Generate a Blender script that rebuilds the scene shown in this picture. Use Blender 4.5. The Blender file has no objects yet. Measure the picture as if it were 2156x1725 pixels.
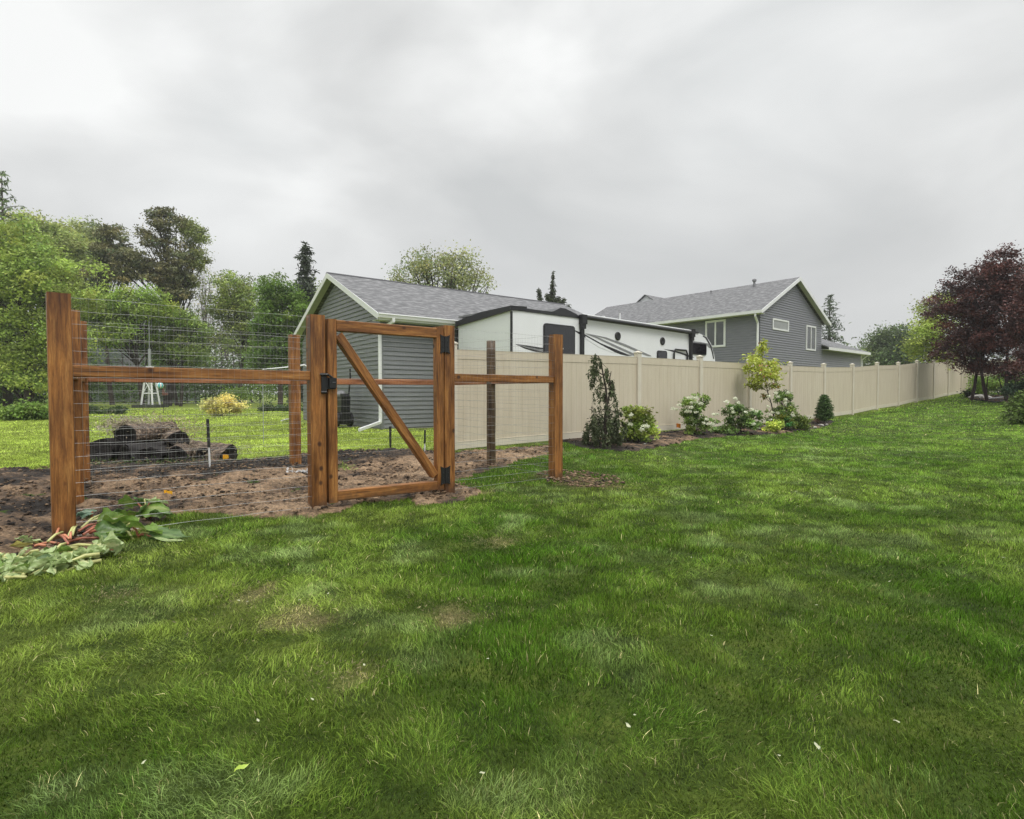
import bpy, math, random
import numpy as np
from mathutils import Vector, Matrix

SC = bpy.context.scene
COL = SC.collection
R = math.radians
PI = math.pi

# ------------------------------------------------------------------ camera
HC = 1.14            # eye height above the lawn at the front posts
F = 1150.0           # focal length, in units of a 2156 px wide frame
PITCH = math.atan(34.5 / F)
cam_d = bpy.data.cameras.new('camera')
cam = bpy.data.objects.new('camera', cam_d)
COL.objects.link(cam)
cam_d.sensor_width = 36.0
cam_d.lens = 36.0 * F / 2156.0
cam_d.clip_start = 0.05
cam_d.clip_end = 2000
cam.location = (0, 0, HC)
cam.rotation_euler = (R(90) - PITCH, 0, 0)
SC.camera = cam

# ------------------------------------------------------------------ light
SC.view_settings.view_transform = 'Standard'
SC.view_settings.look = 'None'
SC.view_settings.exposure = 0.0
SC.view_settings.gamma = 1.0
SC.cycles.use_denoising = True
try:
    SC.cycles.denoiser = 'OPENIMAGEDENOISE'
    SC.cycles.denoising_input_passes = 'RGB_ALBEDO_NORMAL'
    SC.cycles.denoising_prefilter = 'NONE'
    SC.cycles.denoising_quality = 'HIGH'
except Exception:
    pass
SC.cycles.max_bounces = 8
SC.cycles.diffuse_bounces = 3
SC.cycles.glossy_bounces = 3
SC.cycles.transmission_bounces = 4
SC.cycles.transparent_max_bounces = 8
SC.cycles.volume_bounces = 0
SC.cycles.use_adaptive_sampling = False
SC.cycles.adaptive_threshold = 0.01

SUN_EL, SUN_AZ = 58.0, 150.0     # sun behind thick cloud, behind the camera's right shoulder
SUN_STRENGTH = 1.5
SKY_GAIN = 1.0
world = bpy.data.worlds.new('World')
SC.world = world
world.use_nodes = True


def N(nt, typ, **kw):
    n = nt.nodes.new(typ)
    for k, v in kw.items():
        if k.startswith('i_'):
            n.inputs[k[2:].replace('_', ' ')].default_value = v
        else:
            setattr(n, k, v)
    return n


def build_world():
    nt = world.node_tree
    nt.nodes.clear()
    L = nt.links.new
    out = N(nt, 'ShaderNodeOutputWorld')
    bg = N(nt, 'ShaderNodeBackground')
    L(bg.outputs[0], out.inputs[0])
    sky = N(nt, 'ShaderNodeTexSky')
    sky.sky_type = 'NISHITA'
    sky.sun_disc = False
    sky.sun_elevation = R(SUN_EL)
    sky.sun_rotation = R(SUN_AZ)
    sky.dust_density = 4.0
    tc = N(nt, 'ShaderNodeTexCoord')
    sep = N(nt, 'ShaderNodeSeparateXYZ')
    L(tc.outputs['Generated'], sep.inputs[0])
    # a cloud deck seen from below: direction divided by its height
    zz = N(nt, 'ShaderNodeMath', operation='ADD'); L(sep.outputs[2], zz.inputs[0]); zz.inputs[1].default_value = 0.55
    zc = N(nt, 'ShaderNodeMath', operation='MAXIMUM'); L(zz.outputs[0], zc.inputs[0]); zc.inputs[1].default_value = 0.3
    dx = N(nt, 'ShaderNodeMath', operation='DIVIDE'); L(sep.outputs[0], dx.inputs[0]); L(zc.outputs[0], dx.inputs[1])
    dy = N(nt, 'ShaderNodeMath', operation='DIVIDE'); L(sep.outputs[1], dy.inputs[0]); L(zc.outputs[0], dy.inputs[1])
    cmb = N(nt, 'ShaderNodeCombineXYZ'); L(dx.outputs[0], cmb.inputs[0]); L(dy.outputs[0], cmb.inputs[1])
    mp = N(nt, 'ShaderNodeMapping'); L(tc.outputs['Generated'], mp.inputs[0])
    mp.inputs['Rotation'].default_value = (0, R(35), 0)
    mp.inputs['Scale'].default_value = (0.75, 1.0, 1.5)
    mp.inputs['Location'].default_value = (3.2, 1.3, 0)
    n1 = N(nt, 'ShaderNodeTexNoise'); L(mp.outputs[0], n1.inputs['Vector'])
    n1.inputs['Scale'].default_value = 3.0; n1.inputs['Detail'].default_value = 6; n1.inputs['Roughness'].default_value = 0.44
    n1.inputs['Distortion'].default_value = 0.35
    r1 = N(nt, 'ShaderNodeValToRGB'); L(n1.outputs['Fac'], r1.inputs[0])
    cr = r1.color_ramp
    cr.elements[0].position = 0.33; cr.elements[0].color = (0.635, 0.65, 0.65, 1)
    cr.elements[1].position = 0.66; cr.elements[1].color = (0.96, 0.97, 0.96, 1)
    e = cr.elements.new(0.5); e.color = (0.77, 0.78, 0.775, 1)
    # near the horizon the deck evens out into flat grey
    hf = N(nt, 'ShaderNodeMapRange'); L(sep.outputs[2], hf.inputs['Value'])
    hf.inputs['From Min'].default_value = 0.02; hf.inputs['From Max'].default_value = 0.36
    hm = N(nt, 'ShaderNodeMixRGB'); L(hf.outputs[0], hm.inputs[0])
    hm.inputs[1].default_value = (0.66, 0.67, 0.67, 1)
    L(r1.outputs[0], hm.inputs[2])

    # broad bright and dark parts of this particular deck (directions)
    last = hm.outputs[0]
    nz = N(nt, 'ShaderNodeTexNoise'); L(tc.outputs['Generated'], nz.inputs['Vector']); nz.inputs['Scale'].default_value = 3.0; nz.inputs['Detail'].default_value = 3
    off = N(nt, 'ShaderNodeVectorMath', operation='MULTIPLY_ADD')
    L(nz.outputs['Color'], off.inputs[0]); off.inputs[1].default_value = (0.35, 0.35, 0.35); L(tc.outputs['Generated'], off.inputs[2])
    for (px, v, rad, gain) in SKY_SPOTS:
        d = Vector(((px - 1078) / F, 1.0, -(v - 828) / F)).normalized()
        ds = N(nt, 'ShaderNodeVectorMath', operation='DISTANCE'); L(off.outputs[0], ds.inputs[0])
        ds.inputs[1].default_value = (d.x + 0.175, d.y + 0.175, d.z + 0.175)
        mr = N(nt, 'ShaderNodeMapRange'); mr.interpolation_type = 'SMOOTHSTEP'; L(ds.outputs['Value'], mr.inputs['Value'])
        mr.inputs['From Min'].default_value = rad; mr.inputs['From Max'].default_value = 0.0
        mr.inputs['To Min'].default_value = 1.0; mr.inputs['To Max'].default_value = gain
        mm = N(nt, 'ShaderNodeVectorMath', operation='SCALE'); L(last, mm.inputs[0]); L(mr.outputs[0], mm.inputs['Scale'])
        last = mm.outputs[0]
    # overcast skies are brightest overhead
    zr = N(nt, 'ShaderNodeMapRange'); zr.interpolation_type = 'SMOOTHSTEP'; L(sep.outputs[2], zr.inputs['Value'])
    zr.inputs['From Min'].default_value = 0.55; zr.inputs['From Max'].default_value = 0.95
    zr.inputs['To Min'].default_value = 1.0; zr.inputs['To Max'].default_value = ZENITH
    zm = N(nt, 'ShaderNodeVectorMath', operation='SCALE'); L(last, zm.inputs[0]); L(zr.outputs[0], zm.inputs['Scale'])
    sc = N(nt, 'ShaderNodeVectorMath', operation='SCALE'); L(sky.outputs[0], sc.inputs[0]); sc.inputs['Scale'].default_value = 0.10
    mx = N(nt, 'ShaderNodeMixRGB'); mx.inputs[0].default_value = 0.04
    L(zm.outputs[0], mx.inputs[1]); L(sc.outputs[0], mx.inputs[2])
    L(mx.outputs[0], bg.inputs[0])
    bg.inputs[1].default_value = SKY_GAIN


ZENITH = 3.1
SKY_SPOTS = [(1600, 60, 0.42, 1.20), (470, 380, 0.24, 1.16), (620, 250, 0.2, 1.10), (960, 250, 0.16, 1.06), (130, 110, 0.3, 1.06), (30, 300, 0.2, 1.06),
             (860, 150, 0.26, 0.90), (100, 240, 0.22, 0.93), (1900, 420, 0.45, 0.93), (560, 330, 0.12, 0.95), (1270, 300, 0.2, 0.93)]
build_world()
sun_d = bpy.data.lights.new('sun', 'SUN')
sun_d.energy = SUN_STRENGTH
sun_d.angle = R(25)
sun_d.color = (1.0, 0.97, 0.93)
sun = bpy.data.objects.new('sun', sun_d)
COL.objects.link(sun)
sd = Vector((math.sin(R(SUN_AZ)) * math.cos(R(SUN_EL)), math.cos(R(SUN_AZ)) * math.cos(R(SUN_EL)), math.sin(R(SUN_EL))))
sun.rotation_euler = sd.to_track_quat('Z', 'Y').to_euler()
sun.location = (0, -5, 30)

# ------------------------------------------------------------------ measuring
SP, CP = math.sin(PITCH), math.cos(PITCH)


def W(px, v, Y):
    """world point seen at (px, v) of the 2156 wide frame, Y metres ahead"""
    q = (862.5 - v) / F
    Z = Y * (q * CP - SP) / (CP + q * SP)
    return Vector(((px - 1078) / F * (Y * CP - Z * SP), Y, Z + HC))


def smooth(a, b, x):
    t = np.clip((x - a) / (b - a), 0, 1)
    return t * t * (3 - 2 * t)


def _hash(ix, iy, seed):
    n = (ix * 374761393 + iy * 668265263 + seed * 1442695040) & 0xFFFFFFFF
    n = ((n ^ (n >> 13)) * 1274126177) & 0xFFFFFFFF
    return ((n ^ (n >> 16)) & 0xFFFF) / 65535.0


def vnoise(x, y, seed=0):
    x = np.asarray(x, float); y = np.asarray(y, float)
    ix = np.floor(x).astype(np.int64); iy = np.floor(y).astype(np.int64)
    fx = x - ix; fy = y - iy
    fx = fx * fx * (3 - 2 * fx); fy = fy * fy * (3 - 2 * fy)
    a = _hash(ix, iy, seed); b = _hash(ix + 1, iy, seed); c = _hash(ix, iy + 1, seed); d = _hash(ix + 1, iy + 1, seed)
    return (a * (1 - fx) + b * fx) * (1 - fy) + (c * (1 - fx) + d * fx) * fy


def fbm(x, y, seed=0, octs=4, gain=0.5):
    s = 0; a = 1; t = 0
    for i in range(octs):
        s = s + a * vnoise(np.asarray(x) * 2 ** i, np.asarray(y) * 2 ** i, seed + i * 17)
        t += a; a *= gain
    return s / t


# the front fence line of the garden starts at P1 and runs along FD, away from it is FN
P1 = Vector((-3.453, 4.18))
FD = Vector((0.7997, 0.6004))
FN = Vector((-0.6004, 0.7997))
# pale panel fence
V0 = Vector((-1.034, 9.91))
VD = Vector((0.7815, 0.6239))
VN = Vector((-0.6239, 0.7815))


def ground(X, Y):
    X = np.asarray(X, float); Y = np.asarray(Y, float)
    m = (X - P1.x) * FN.x + (Y - P1.y) * FN.y
    z = 0.12 * smooth(0.2, 2.8, m)
    z = z + np.interp(X, [9, 10.5, 13.4, 15.4, 17.4, 19.5, 21.6, 23.6, 26, 34, 60], [0, .06, .19, .33, .43, .60, .72, .88, 1.0, 1.2, 1.5])
    return z


def gz(X, Y):
    return float(ground(X, Y))


def G(px, v):
    """where the sight line through (px, v) meets the ground"""
    q = (862.5 - v) / F
    k = (q * CP - SP) / (CP + q * SP)
    lo = None
    Y = 0.6
    while Y < 90:
        p = W(px, v, Y)
        if p.z <= gz(p.x, p.y):
            break
        lo = Y
        Y *= 1.03
    a, b = (lo or 0.5), Y
    for _ in range(24):
        m = (a + b) / 2
        p = W(px, v, m)
        if p.z <= gz(p.x, p.y): b = m
        else: a = m
    p = W(px, v, b)
    return Vector((p.x, p.y, gz(p.x, p.y)))


def along(O, D, px):
    """distance along the ground line O + t D at which it crosses column px"""
    r = (px - 1078) / F
    return (r * O.y - O.x) / (D.x - r * D.y)


def on_plane(O, D, px, v):
    t = along(O, D, px)
    Y = O.y + t * D.y
    return t, W(px, v, Y).z


# ------------------------------------------------------------------ mesh helpers
class MB:
    def __init__(s):
        s.v = []; s.f = []; s.mi = []; s.cur = 0

    def add(s, vs, fs):
        b = len(s.v)
        s.v.extend([tuple(p) for p in vs])
        for f in fs:
            s.f.append(tuple(b + i for i in f)); s.mi.append(s.cur)
        return b

    def box(s, x0, x1, y0, y1, z0, z1, M=None):
        vs = [Vector((x, y, z)) for z in (z0, z1) for y in (y0, y1) for x in (x0, x1)]
        if M is not None:
            vs = [M @ p for p in vs]
        s.add(vs, [(0, 2, 3, 1), (4, 5, 7, 6), (0, 1, 5, 4), (2, 6, 7, 3), (0, 4, 6, 2), (1, 3, 7, 5)])
        return s

    def bbox(s, x0, x1, y0, y1, z0, z1, b=0.004, M=None):
        """box with its long X edges chamfered"""
        prof = [(y0 + b, z0), (y1 - b, z0), (y1, z0 + b), (y1, z1 - b), (y1 - b, z1), (y0 + b, z1), (y0, z1 - b), (y0, z0 + b)]
        vs = [Vector((x0, y, z)) for y, z in prof] + [Vector((x1, y, z)) for y, z in prof]
        if M is not None:
            vs = [M @ p for p in vs]
        fs = [tuple(range(7, -1, -1)), tuple(range(8, 16))] + [(i, (i + 1) % 8, 8 + (i + 1) % 8, 8 + i) for i in range(8)]
        s.add(vs, fs)
        return s

    def prism(s, pts, y0, y1, M=None):
        """polygon of (x, z) points extruded over y"""
        n = len(pts)
        vs = [Vector((x, y0, z)) for x, z in pts] + [Vector((x, y1, z)) for x, z in pts]
        if M is not None:
            vs = [M @ p for p in vs]
        s.add(vs, [tuple(range(n)), tuple(range(2 * n - 1, n - 1, -1))] + [((i + 1) % n, i, n + i, n + (i + 1) % n) for i in range(n)])
        return s

    def tube(s, pts, rad, n=6, caps=True):
        pts = [Vector(p) for p in pts]
        if not hasattr(rad, '__len__'):
            rad = [rad] * len(pts)
        rings = []
        up = None
        for i, p in enumerate(pts):
            a = pts[max(0, i - 1)]; b = pts[min(len(pts) - 1, i + 1)]
            t = (b - a)
            if t.length < 1e-9:
                t = Vector((0, 0, 1))
            t.normalize()
            if up is None or abs(up.dot(t)) > 0.98:
                up = Vector((0, 0, 1)) if abs(t.z) < 0.9 else Vector((1, 0, 0))
            u = (up - t * up.dot(t)).normalized(); w = t.cross(u)
            up = u
            rings.append([p + (u * math.cos(2 * PI * k / n) + w * math.sin(2 * PI * k / n)) * rad[i] for k in range(n)])
        vs = [q for r in rings for q in r]
        fs = []
        for i in range(len(pts) - 1):
            for k in range(n):
                a = i * n + k; b = i * n + (k + 1) % n
                fs.append((a, b, b + n, a + n))
        if caps:
            fs.append(tuple(range(n - 1, -1, -1)))
            fs.append(tuple((len(pts) - 1) * n + k for k in range(n)))
        s.add(vs, fs)
        return s

    def lathe(s, prof, n=16, M=None):
        """(radius, z) profile turned about z"""
        vs = []
        for r, z in prof:
            for k in range(n):
                vs.append(Vector((r * math.cos(2 * PI * k / n), r * math.sin(2 * PI * k / n), z)))
        if M is not None:
            vs = [M @ p for p in vs]
        fs = []
        for i in range(len(prof) - 1):
            for k in range(n):
                a = i * n + k; b = i * n + (k + 1) % n
                fs.append((a, b, b + n, a + n))
        fs.append(tuple(range(n - 1, -1, -1)))
        fs.append(tuple((len(prof) - 1) * n + k for k in range(n)))
        s.add(vs, fs)
        return s

    def build(s, name, mats, parent=None, smooth_=False):
        me = bpy.data.meshes.new(name)
        me.from_pydata(s.v, [], s.f)
        if not isinstance(mats, (list, tuple)):
            mats = [mats]
        for m in mats:
            me.materials.append(m)
        if len(mats) > 1:
            me.polygons.foreach_set('material_index', s.mi)
        if smooth_:
            me.polygons.foreach_set('use_smooth', [True] * len(me.polygons))
        me.update()
        return link(name, me, parent)


def link(name, me, parent=None):
    o = bpy.data.objects.new(name, me)
    COL.objects.link(o)
    if parent is not None:
        o.parent = parent
    return o


def np_mesh(name, verts, faces, mat, parent=None, tint=None, smooth_=False):
    """verts (N,3), faces list of (M,k) int arrays, tint (N,3) point colours"""
    me = bpy.data.meshes.new(name)
    if not isinstance(faces, list):
        faces = [faces]
    nl = sum(f.size for f in faces); nf = sum(len(f) for f in faces)
    me.vertices.add(len(verts)); me.loops.add(nl); me.polygons.add(nf)
    me.vertices.foreach_set('co', np.asarray(verts, np.float32).ravel())
    me.loops.foreach_set('vertex_index', np.concatenate([f.ravel() for f in faces]).astype(np.int32))
    st = []; b = 0
    for f in faces:
        st.append(b + np.arange(len(f)) * f.shape[1]); b += f.size
    me.polygons.foreach_set('loop_start', np.concatenate(st).astype(np.int32))
    if smooth_:
        me.polygons.foreach_set('use_smooth', np.ones(nf, bool))
    me.update(calc_edges=True)
    if tint is not None:
        at = me.color_attributes.new('tint', 'FLOAT_COLOR', 'POINT')
        c = np.ones((len(verts), 4), np.float32); c[:, :3] = tint
        at.data.foreach_set('color', c.ravel())
    if mat is not None:
        me.materials.append(mat)
    return link(name, me, parent)


def thing(name, label, cat, loc=(0, 0, 0), rz=0.0, group=None):
    o = bpy.data.objects.new(name, None)
    COL.objects.link(o)
    o.empty_display_size = 0.2
    o.location = loc
    o.rotation_euler = (0, 0, rz)
    o['label'] = label; o['category'] = cat
    if group:
        o['group'] = group
    return o


def tag(o, label=None, cat=None, group=None, kind=None):
    if label: o['label'] = label
    if cat: o['category'] = cat
    if group: o['group'] = group
    if kind: o['kind'] = kind
    return o


def copy_tree(o, parent=None, loc=None, rz=None, label=None, scale=None):
    c = o.copy(); COL.objects.link(c)
    c.parent = parent
    if loc is not None: c.location = loc
    if rz is not None: c.rotation_euler = (0, 0, rz)
    if label: c['label'] = label
    if scale is not None: c.scale = scale
    for ch in list(o.children):
        copy_tree(ch, c)
    return c


# ------------------------------------------------------------------ materials
def mat(name):
    m = bpy.data.materials.new(name)
    m.use_nodes = True
    nt = m.node_tree
    b = nt.nodes['Principled BSDF']
    return m, nt, b, nt.links.new


def ramp(nt, fac, stops):
    r = N(nt, 'ShaderNodeValToRGB')
    nt.links.new(fac, r.inputs[0])
    el = r.color_ramp.elements
    while len(el) < len(stops):
        el.new(0.5)
    for e, (p, c) in zip(el, stops):
        e.position = p; e.color = (c[0], c[1], c[2], 1) if hasattr(c, '__len__') else (c, c, c, 1)
    return r.outputs[0]


def noise(nt, vec, scale, detail=4, rough=0.5, dist=0.0, out='Fac'):
    n = N(nt, 'ShaderNodeTexNoise')
    if vec is not None:
        nt.links.new(vec, n.inputs['Vector'])
    n.inputs['Scale'].default_value = scale; n.inputs['Detail'].default_value = detail
    n.inputs['Roughness'].default_value = rough; n.inputs['Distortion'].default_value = dist
    return n.outputs[out]


def mapping(nt, vec, scale=(1, 1, 1), rot=(0, 0, 0), loc=None):
    m = N(nt, 'ShaderNodeMapping')
    nt.links.new(vec, m.inputs[0])
    m.inputs['Scale'].default_value = scale; m.inputs['Rotation'].default_value = rot
    if loc is not None:
        if isinstance(loc, (tuple, list)):
            m.inputs['Location'].default_value = loc
        else:
            nt.links.new(loc, m.inputs['Location'])
    return m.outputs[0]


def mixc(nt, fac, a, b, mode='MIX'):
    m = N(nt, 'ShaderNodeMixRGB', blend_type=mode)
    for i, x in ((0, fac), (1, a), (2, b)):
        if isinstance(x, bpy.types.NodeSocket):
            nt.links.new(x, m.inputs[i])
        elif i == 0:
            m.inputs[0].default_value = x
        else:
            m.inputs[i].default_value = (x[0], x[1], x[2], 1)
    return m.outputs[0]


def bump(nt, b, h, strength=0.3, dist=0.01):
    n = N(nt, 'ShaderNodeBump')
    n.inputs['Strength'].default_value = strength; n.inputs['Distance'].default_value = dist
    nt.links.new(h, n.inputs['Height']); nt.links.new(n.outputs[0], b.inputs['Normal'])


def objco(nt):
    return N(nt, 'ShaderNodeTexCoord').outputs['Object']


def simple(name, col, rough=0.6, var=0.12, scale=8.0, metal=0.0, bumpy=0.0, spec=0.5):
    m, nt, b, L = mat(name)
    co = objco(nt)
    n = noise(nt, co, scale, 5, 0.55)
    lo = tuple(c * (1 - var) for c in col); hi = tuple(min(1, c * (1 + var)) for c in col)
    L(ramp(nt, n, [(0.3, lo), (0.7, hi)]), b.inputs['Base Color'])
    b.inputs['Roughness'].default_value = rough; b.inputs['Metallic'].default_value = metal
    b.inputs['Specular IOR Level'].default_value = spec
    if bumpy:
        bump(nt, b, noise(nt, co, scale * 4, 4), bumpy, 0.01)
    return m


def leafy(name, rough=0.55, trans=0.3, spec=0.3):
    """colour comes from each leaf's own tint"""
    m, nt, b, L = mat(name)
    a = N(nt, 'ShaderNodeAttribute', attribute_name='tint')
    L(a.outputs['Color'], b.inputs['Base Color'])
    b.inputs['Roughness'].default_value = rough
    b.inputs['Specular IOR Level'].default_value = spec
    tr = N(nt, 'ShaderNodeBsdfTranslucent')
    L(a.outputs['Color'], tr.inputs[0])
    mx = N(nt, 'ShaderNodeMixShader'); mx.inputs[0].default_value = trans
    L(b.outputs[0], mx.inputs[1]); L(tr.outputs[0], mx.inputs[2])
    L(mx.outputs[0], nt.nodes['Material Output'].inputs[0])
    return m


def wood_mat(name, dark, mid, light, wet=0.5):
    m, nt, b, L = mat(name)
    co = objco(nt)
    oi = N(nt, 'ShaderNodeObjectInfo')
    sh = N(nt, 'ShaderNodeVectorMath', operation='SCALE'); sh.inputs[0].default_value = (37.0, 11.0, 23.0); L(oi.outputs['Random'], sh.inputs['Scale'])
    g = mapping(nt, co, (1.6, 22, 22), loc=sh.outputs[0])
    n1 = noise(nt, g, 2.2, 6, 0.6, 0.6)
    big = noise(nt, mapping(nt, co, (1.0, 5, 5), loc=sh.outputs[0]), 1.8, 3, 0.5)
    c = ramp(nt, n1, [(0.28, dark), (0.5, mid), (0.74, light)])
    tone = ramp(nt, big, [(0.3, (0.34, 0.27, 0.22)), (0.5, (0.85, 0.82, 0.8)), (0.62, (1.05, 1.05, 1.05)), (0.78, (1.3, 1.25, 1.1))])
    c = mixc(nt, 1.0, c, tone, 'MULTIPLY')
    # sawn fuzz
    fz = noise(nt, mapping(nt, co, (30, 160, 160)), 1.0, 3, 0.6)
    c = mixc(nt, 0.5, c, ramp(nt, fz, [(0.3, 0.55), (0.6, 1.15)]), 'MULTIPLY')
    # knots
    vo = N(nt, 'ShaderNodeTexVoronoi'); L(mapping(nt, co, (5.2, 6.5, 6.5), loc=sh.outputs[0]), vo.inputs['Vector']); vo.inputs['Scale'].default_value = 1.0
    vs_ = N(nt, 'ShaderNodeSeparateColor'); L(vo.outputs['Color'], vs_.inputs[0])
    kn = ramp(nt, vo.outputs['Distance'], [(0.06, 1.0), (0.11, 0.7), (0.17, 0.0)])
    kn = mixc(nt, 1.0, kn, ramp(nt, vs_.outputs[0], [(0.60, 0.0), (0.66, 1.0)]), 'MULTIPLY')
    c = mixc(nt, kn, c, (dark[0] * 0.45, dark[1] * 0.35, dark[2] * 0.35))
    geo = N(nt, 'ShaderNodeNewGeometry'); sz = N(nt, 'ShaderNodeSeparateXYZ'); L(geo.outputs['Position'], sz.inputs[0])
    hn = N(nt, 'ShaderNodeMath', operation='MULTIPLY_ADD'); L(noise(nt, geo.outputs['Position'], 18, 3), hn.inputs[0]); hn.inputs[1].default_value = 0.22; L(sz.outputs[2], hn.inputs[2])
    c = mixc(nt, ramp(nt, hn.outputs[0], [(0.14, 0.75), (0.26, 0.0)]), c, (0.055, 0.03, 0.016))
    # drying checks: thin dark splits along the grain
    ck = noise(nt, mapping(nt, co, (0.7, 34, 34), loc=sh.outputs[0]), 1.6, 2, 0.4)
    c = mixc(nt, ramp(nt, ck, [(0.300, 0.8), (0.325, 0.0)]), c, (0.03, 0.012, 0.005))
    L(c, b.inputs['Base Color'])
    L(ramp(nt, big, [(0.3, 0.38), (0.7, 0.66)]), b.inputs['Roughness'])
    b.inputs['Specular IOR Level'].default_value = wet
    bump(nt, b, n1, 0.35, 0.004)
    return m


M = {}
M['cedar'] = wood_mat('wet_cedar', (0.105, 0.036, 0.007), (0.29, 0.115, 0.024), (0.47, 0.235, 0.068))
M['cedar_pink'] = wood_mat('new_cedar', (0.22, 0.075, 0.028), (0.40, 0.165, 0.066), (0.55, 0.27, 0.13))
M['treated'] = wood_mat('treated_pine', (0.05, 0.030, 0.014), (0.115, 0.072, 0.034), (0.19, 0.125, 0.062))
M['iron'] = simple('black_iron', (0.012, 0.012, 0.013), 0.45, 0.3, 40, spec=0.5)
M['bolt'] = simple('bolt_steel', (0.25, 0.25, 0.26), 0.35, 0.1, 20, metal=0.8)
M['wire'] = simple('galvanised_wire', (0.36, 0.36, 0.35), 0.3, 0.2, 30, metal=0.9)
M['white'] = simple('white_trim', (0.74, 0.75, 0.75), 0.5, 0.04, 3)
M['soffit'] = simple('soffit', (0.55, 0.56, 0.55), 0.6, 0.05, 3)
M['black_plastic'] = simple('black_plastic', (0.013, 0.013, 0.014), 0.42, 0.25, 12)
M['dark_glass'] = simple('tinted_glass', (0.008, 0.009, 0.011), 0.08, 0.1, 2, spec=0.8)
M['rv_white'] = simple('white_gelcoat', (0.76, 0.78, 0.79), 0.32, 0.03, 1.2)
M['rv_graphic'] = simple('charcoal_decal', (0.02, 0.02, 0.022), 0.35, 0.2, 5)
M['rv_grey'] = simple('silver_decal', (0.22, 0.225, 0.23), 0.35, 0.1, 5)
M['grey_plastic'] = simple('grey_plastic', (0.2, 0.2, 0.21), 0.5, 0.1, 5)
M['concrete'] = simple('concrete', (0.30, 0.29, 0.27), 0.85, 0.2, 9, bumpy=0.3)
M['yellow'] = simple('yellow_vinyl', (0.85, 0.45, 0.02), 0.5, 0.08, 20)
M['orange'] = simple('orange_vinyl', (0.85, 0.28, 0.03), 0.5, 0.08, 20)
M['teal'] = simple('teal_fabric', (0.03, 0.42, 0.45), 0.6, 0.1, 20)
M['brown'] = simple('brown_plastic', (0.13, 0.055, 0.04), 0.6, 0.15, 20)
M['stone'] = simple('pale_stone', (0.42, 0.40, 0.37), 0.8, 0.25, 25, bumpy=0.4)
M['bark'] = simple('bark', (0.045, 0.034, 0.025), 0.9, 0.45, 14, bumpy=0.6)
M['bark_pale'] = simple('bark_pale', (0.13, 0.115, 0.10), 0.9, 0.35, 14, bumpy=0.5)
M['bark_red'] = simple('bark_young', (0.05, 0.03, 0.028), 0.8, 0.35, 24, bumpy=0.4)
M['leaf'] = leafy('leaf')
M['leaf_wet'] = leafy('leaf_wet', 0.38, 0.28, 0.5)
M['needle'] = leafy('needle', 0.6, 0.12, 0.25)
M['petal'] = leafy('petal', 0.6, 0.4, 0.2)
M['grass'] = leafy('grass_blade', 0.6, 0.32, 0.16)


def vinyl_mat():
    m, nt, b, L = mat('tan_vinyl')
    co = objco(nt)
    st = noise(nt, mapping(nt, co, (3, 3, 0.5)), 2.0, 5, 0.6)
    c = ramp(nt, st, [(0.3, (0.57, 0.50, 0.38)), (0.7, (0.64, 0.575, 0.45))])
    wv = N(nt, 'ShaderNodeTexWave'); L(mapping(nt, co, (1, 0, 0)), wv.inputs[0]); wv.inputs['Scale'].default_value = 7.5
    wv.inputs['Distortion'].default_value = 0.0
    c = mixc(nt, 0.05, c, ramp(nt, wv.outputs['Fac'], [(0.1, 0.55), (0.5, 1.0)]), 'MULTIPLY')
    gr = noise(nt, mapping(nt, co, (160, 160, 60)), 1.0, 2, 0.5)
    c = mixc(nt, 0.18, c, ramp(nt, gr, [(0.3, 0.6), (0.7, 1.15)]), 'MULTIPLY')
    L(c, b.inputs['Base Color'])
    b.inputs['Roughness'].default_value = 0.55
    b.inputs['Specular IOR Level'].default_value = 0.35
    return m


M['vinyl'] = vinyl_mat()
M['vinyl_pale'] = simple('tan_vinyl_rail', (0.64, 0.59, 0.485), 0.5, 0.06, 4)


def siding_mat(name, a, bcol):
    m, nt, b, L = mat(name)
    co = objco(nt)
    n = noise(nt, mapping(nt, co, (1.0, 1.0, 7.87)), 2.0, 4, 0.6)
    fine = noise(nt, mapping(nt, co, (40, 40, 90)), 1.0, 3, 0.6)
    c = ramp(nt, n, [(0.3, a), (0.7, bcol)])
    c = mixc(nt, 0.25, c, ramp(nt, fine, [(0.3, 0.6), (0.7, 1.2)]), 'MULTIPLY')
    L(c, b.inputs['Base Color'])
    b.inputs['Roughness'].default_value = 0.36
    b.inputs['Specular IOR Level'].default_value = 0.55
    return m


M['siding'] = siding_mat('slate_siding', (0.155, 0.165, 0.172), (0.215, 0.225, 0.232))
M['siding_far'] = siding_mat('slate_siding_house', (0.165, 0.17, 0.19), (0.21, 0.215, 0.235))


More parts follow.
